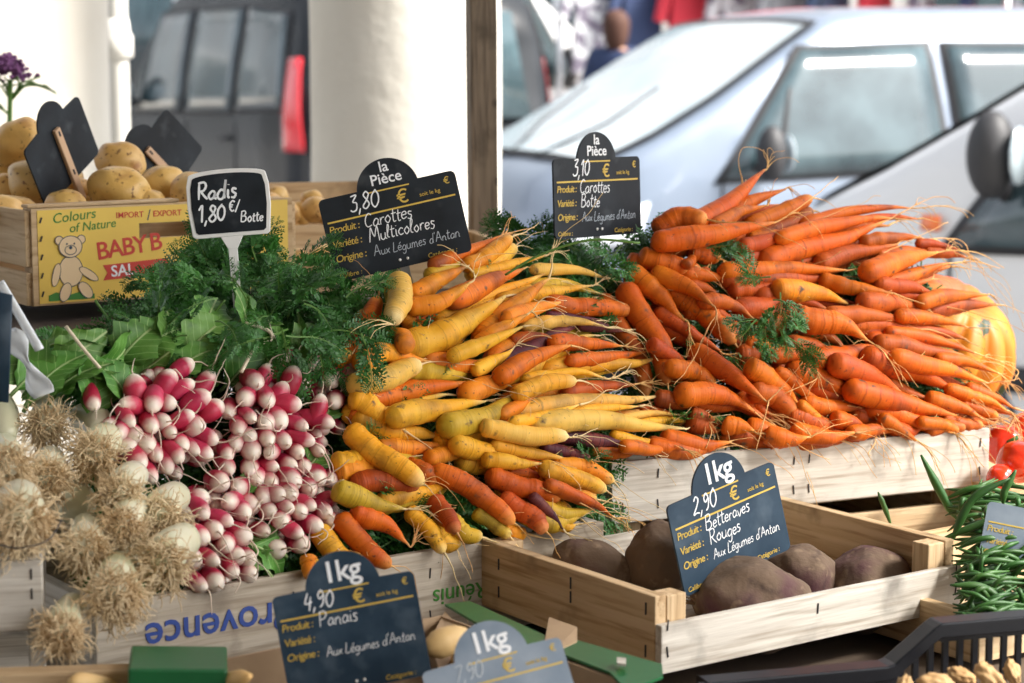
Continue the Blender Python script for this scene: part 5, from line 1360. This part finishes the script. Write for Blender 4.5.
    ws = cross('windscreen', .64, 1.90, .05, 'rubber', o, .008); cross('pane', .69, 1.86, .09, 'glassglare', ws, .018)
    for sg in (-1,1):
        mm = MB(); mm.tube([(1.90,sg*.15,1.09),(1.62,sg*.35,1.25),(1.35,sg*.38,1.42)], .008, 5); mm.build('wiper', M['rubber'], o)
    rw = MB(); rw.add([(-hl-.012,-.66,1.02),(-hl-.012,.66,1.02),(-hl+.12,.58,1.60*s),(-hl+.12,-.58,1.60*s)], [(0,1,2,3)]); rwo = rw.build('rear_window', M['glass'], o); so = rwo.modifiers.new('s','SOLIDIFY'); so.thickness = .03; so.offset = 0
    bm = MB(); bm.box((-hl-.06,-.82,.34),(-hl+.05,.82,.62)); bm.build('rear_bumper', M['rubber'] if paint != 'cardark' else M[paint], o, bevel=.04, smooth=False)
    bm = MB(); bm.box((hl-.16,-.62,.26),(hl+.04,.62,.52)); bm.build('front_bumper', M['rubber'], o, bevel=.05, smooth=False)
    bm = MB(); bm.box((hl-.07,-.42,.58),(hl+.012,.42,.70)); bm.build('grille', M['rubber'], o, bevel=.02, smooth=False)
    bm = MB(); bm.box((-hl-.068,-.26,.66),(-hl-.0,.26,.77)); bm.build('number_plate', M['white'], o, smooth=False)
    if rails:
        for sg in (-1,1):
            mm = MB(); mm.tube([(-1.8,sg*.62,1.84*s),(-1.7,sg*.62,1.90*s),(.2,sg*.62,1.90*s),(.35,sg*.62,1.83*s)], .018, 6); mm.build('roof_rail', M['rubber'], o)
    an = MB(); an.tube([(.2,0,1.83*s),(-.05,0,2.05*s)], .006, 6); an.build('antenna', M['rubber'], o)
    return o
def by(px, Y, heading, side, along, sc_=1.0):      # centre of a vehicle whose point (along, side) shows at a pixel column
    p = W(px, 200, Y); h = Vector((math.cos(R(heading)), math.sin(R(heading)), 0)); l = Vector((-h.y, h.x, 0))
    c = p-h*(along*sc_)-l*(side*sc_); return c.x, c.y
x_, y_ = by(944, 10.4, 205, .9, .02); vehicle('parked_van', x_, y_, 205, 'silver', 'silver-grey van parked behind the orange carrots, with its side windows facing us')
x_, y_ = by(980, 6.4, 138, 1.02, 1.1, 1.0); o = vehicle('parked_van', x_, y_, 142, 'carwhite', 'white van at the right edge, its amber side lamp beside the carrot roots', H=1.86, mz=.17, ind=(1.32,1.04))
x_, y_ = by(345, 12.6, 124, .88, -2.1, 1.0); o = vehicle('parked_car', x_, y_, 116, 'cardark', 'dark grey people carrier with a red tail lamp, left of the cream pillar', H=1.80); o.scale = (1.0,1.0,1.16)
x_, y_ = by(566, 18.5, 46, -1.0, 1.1, 1.2); o = vehicle('parked_van', x_, y_, 46, 'carwhite', 'white van farther back, seen between the wooden post and the silver van', H=1.95); o.scale = (1.2,1.2,1.3)

# ---------------------------------------------------------------- person in the street
def person(px, Y, label, face):
    p = W(px, 60, Y); o = empty('person', (p.x, p.y, .14), label, 'person', rot=(0,0,R(face)))
    J = {'pelvis':(0,0,.94),'waist':(0,0,1.08),'chest':(0,.0,1.32),'neck':(0,0,1.47),'head0':(0,-.01,1.54),'head1':(0,-.02,1.64),'head2':(0,-.01,1.72),
         'sl':(-.17,0,1.40),'el':(-.23,.03,1.12),'wl':(-.22,-.08,.90),'hl':(-.21,-.11,.82),'sr':(.17,0,1.40),'er':(.24,.02,1.13),'wr':(.20,-.14,.98),'hr':(.18,-.2,.93),
         'pl':(-.09,0,.90),'kl':(-.10,-.04,.50),'al':(-.10,.03,.09),'tl':(-.11,-.13,.03),'pr':(.09,0,.90),'kr':(.10,.02,.50),'ar':(.10,.10,.10),'tr':(.11,-.05,.03)}
    Rd = {'pelvis':.135,'waist':.12,'chest':.145,'neck':.055,'head0':.06,'head1':.088,'head2':.07,'sl':.065,'el':.045,'wl':.03,'hl':.035,'sr':.065,'er':.045,'wr':.03,'hr':.035,'pl':.09,'kl':.06,'al':.042,'tl':.035,'pr':.09,'kr':.06,'ar':.042,'tr':.035}
    E = [('pelvis','waist'),('waist','chest'),('chest','neck'),('neck','head0'),('head0','head1'),('head1','head2'),('chest','sl'),('sl','el'),('el','wl'),('wl','hl'),('chest','sr'),('sr','er'),('er','wr'),('wr','hr'),('pelvis','pl'),('pl','kl'),('kl','al'),('al','tl'),('pelvis','pr'),('pr','kr'),('kr','ar'),('ar','tr')]
    def skin(nm, keys, mt, grow=0):
        ks = [k for k in J if k in keys]; me = bpy.data.meshes.new(nm)
        me.from_pydata([J[k] for k in ks], [(ks.index(a), ks.index(b)) for a, b in E if a in ks and b in ks], [])
        ob = bpy.data.objects.new(nm, me); COL.objects.link(ob); ob.parent = o
        md = ob.modifiers.new('skin','SKIN'); me.materials.append(M[mt])
        for i, k in enumerate(ks): me.skin_vertices[0].data[i].radius = (Rd[k]+grow, (Rd[k]+grow)*(.75 if k in ('chest','waist','pelvis') else 1))
        me.skin_vertices[0].data[0].use_root = True
        ss = ob.modifiers.new('sub','SUBSURF'); ss.levels = ss.render_levels = 2; md.use_smooth_shade = True
        return ob
    skin('body', list(J), 'skin')
    skin('jacket', ['pelvis','waist','chest','sl','el','wl','sr','er','wr'], 'navy', .04)
    skin('trousers', ['pelvis','pl','kl','al','pr','kr','ar'], 'jeans', .016)
    m = MB(); seg, rings = 20, 14; vs = []
    for i in range(rings+1):
        ph = math.pi*i/rings
        for j in range(seg):
            th = 2*math.pi*j/seg; vs.append((.105*math.sin(ph)*math.cos(th), .02+.105*math.sin(ph)*math.sin(th), 1.655-(.12*(math.cos(ph) < 0))*abs(math.cos(ph))+.115*math.cos(ph)))
    m.add(vs, [(i*seg+j, i*seg+(j+1)%seg, (i+1)*seg+(j+1)%seg, (i+1)*seg+j) for i in range(rings) for j in range(seg)]); m.build('hair', M['hair'], o)
    m = MB()
    for sx in (-1,1): m.lathe([(.001,-.012),(.012,0),(.001,.012)], 8, (sx*.035,-.105,1.635))
    m.build('eyes', M['rubber'], o)
    m = MB(); m.tube([(0,-.10,1.635),(0,-.125,1.60),(0,-.10,1.59)], [.008,.014,.008], 8); m.build('nose', M['skin'], o)
    for sx, kk in ((-1,'hl'),(1,'hr')):
        h = Vector(J[kk]); m = MB()
        for f in range(5):
            b = h+Vector(((f-2)*.011*1,-.01,-.02)); q = b+Vector((.004*(f-2),-.02,-.05-(.012 if 0 < f < 4 else 0))); m.tube([b, b.lerp(q,.5)+Vector((0,-.006,0)), q], [.009,.0085,.006], 6)
        m.build('fingers', M['skin'], o)
    return o
person(617, 16.2, 'person with reddish hair in a dark blue jacket walking beyond the vans', 150)

# ---------------------------------------------------------------- far side of the street
def building(name, x0, x1, y, h, mt, label, wins, shop=False, mtd='wood_z'):
    o = empty(name, (x0, y, .14), label, 'building')
    m = MB(); m.box((0,0,0),(x1-x0,8,h)); m.build('wall', M[mt], o, smooth=False)
    m = MB(); m.prism([(-.3,h),(x1-x0+.3,h),(x1-x0+.3,h+.25),(-.3,h+.25)], -.3, 8.2); m.build('roof', M['redcloth'] if False else M['tabletop'], o, smooth=False)
    for (wx, wz, ww, wh) in wins:
        m = MB(); m.box((wx-.08,-.05,wz-.08),(wx+ww+.08,-.003,wz+wh+.08)); f = m.build('window', M['white'], o, smooth=False)
        m = MB(); m.box((wx,-.07,wz),(wx+ww,-.052,wz+wh)); m.build('pane', M['glass'], f, smooth=False)
        m = MB(); m.box((wx-.15,-.14,wz-.18),(wx+ww+.15,-.003,wz-.085)); m.build('sill', M['facade2'], f, smooth=False)
    return o
building('town_house', -16, -1.2, 22, 9, 'facade', 'long pale rendered building across the street on the left', [(1+2.4*i, z, 1.1, 1.7) for i in range(6) for z in (1,4.6)])
building('town_house', -1.1, 6.3, 22.2, 10, 'facade2', 'stone shopfront building straight behind the market street', [(.6+2.4*i, z, 1.3, 2.0) for i in range(3) for z in (.6,4.6)])
building('town_house', 6.4, 20, 22, 9, 'facade', 'pale rendered building across the street on the right', [(1+2.6*i, z, 1.2, 1.7) for i in range(5) for z in (1,4.6)])
# clothes stall with garments on a rail and red awning
sx0 = W(560, 20, 18).x
cs = empty('clothes_stall', (sx0, 18.2, .14), 'clothes stall with a red awning far across the street', 'stall')
for x in (0, 4.2):
    for y in (0, 1.6): m = MB(); m.lathe([(.03,0),(.03,2.6)], 8, (x,y,0)); m.build('pole', M['rim'], cs)
m = MB(); m.add([(1.1,-.4,2.30),(4.4,-.4,2.30),(4.4,1.8,2.8),(1.1,1.8,2.8),(1.1,-.4,2.06),(4.4,-.4,2.06)], [(0,1,2,3),(0,1,5,4)]); aw = m.build('awning', M['redcloth'], cs, smooth=False); aw.modifiers.new('s','SOLIDIFY').thickness = .02
m = MB(); m.tube([(0,0,2.25),(4.2,0,2.25)], .02, 8); m.build('rail', M['rim'], cs)
gm_ = ['stripe','navy','redcloth','stripe','facade','jeans','redcloth','stripe','navy','facade']
gn = ['striped shirt hanging first from left on the stall rail','navy coat hanging second on the stall rail','red jumper hanging third on the stall rail','striped dress hanging fourth on the stall rail','white shirt hanging fifth on the stall rail','denim jacket hanging sixth on the stall rail','red dress hanging seventh on the stall rail','striped jumper hanging eighth on the stall rail','navy jumper hanging ninth on the stall rail','white blouse hanging last on the stall rail']
for i in range(10):
    m = MB(); w = .18; P = [(-.05,0),(-.24,-.10),(-.33,-.50),(-.25,-.52),(-.17,-.26),(-.20,-.95),(.20,-.95),(.17,-.26),(.25,-.52),(.33,-.50),(.24,-.10),(.05,0)]
    m.prism(P, -.04, .04); o = m.build('garment', M[gm_[i]], smooth=False, bevel=.01); o.location = (sx0+.3+.4*i, 18.2, .14+2.21); o.rotation_euler = (0,0,R(15+i*7)); tag(o, gn[i], 'garment', 'garments on the stall rail')

# ---------------------------------------------------------------- light
w = bpy.data.worlds.new('World'); sc.world = w; w.use_nodes = True
nt = w.node_tree; bg = nt.nodes['Background']; sky = nt.nodes.new('ShaderNodeTexSky'); sky.sky_type = 'NISHITA'; sky.sun_disc = False
SUN_EL, SUN_AZ = 46, 108      # azimuth from +Y towards +X
sky.sun_elevation = R(SUN_EL); sky.sun_rotation = R(SUN_AZ); sky.air_density = 1.0; sky.dust_density = 3.5; sky.ozone_density = 1
hs = nt.nodes.new('ShaderNodeHueSaturation'); hs.inputs['Saturation'].default_value = .28
nt.links.new(sky.outputs[0], hs.inputs['Color']); nt.links.new(hs.outputs[0], bg.inputs['Color']); bg.inputs['Strength'].default_value = .125
sl_ = bpy.data.lights.new('sun', 'SUN'); sl_.energy = 4.0; sl_.angle = R(14); sl_.color = (1,.955,.89)
so_ = bpy.data.objects.new('sun', sl_); COL.objects.link(so_)
dv = Vector((math.sin(R(SUN_AZ))*math.cos(R(SUN_EL)), math.cos(R(SUN_AZ))*math.cos(R(SUN_EL)), math.sin(R(SUN_EL))))
so_.rotation_euler = dv.to_track_quat('Z','Y').to_euler(); so_.location = dv*20
vs = sc.view_settings; vs.view_transform = 'Standard'; vs.look = 'None'; vs.gamma = 1; vs.exposure = 1.75; vs.use_curve_mapping = False
sc.render.engine = 'CYCLES'; sc.cycles.max_bounces = 6; sc.cycles.use_denoising = True; sc.cycles.sample_clamp_indirect = 6
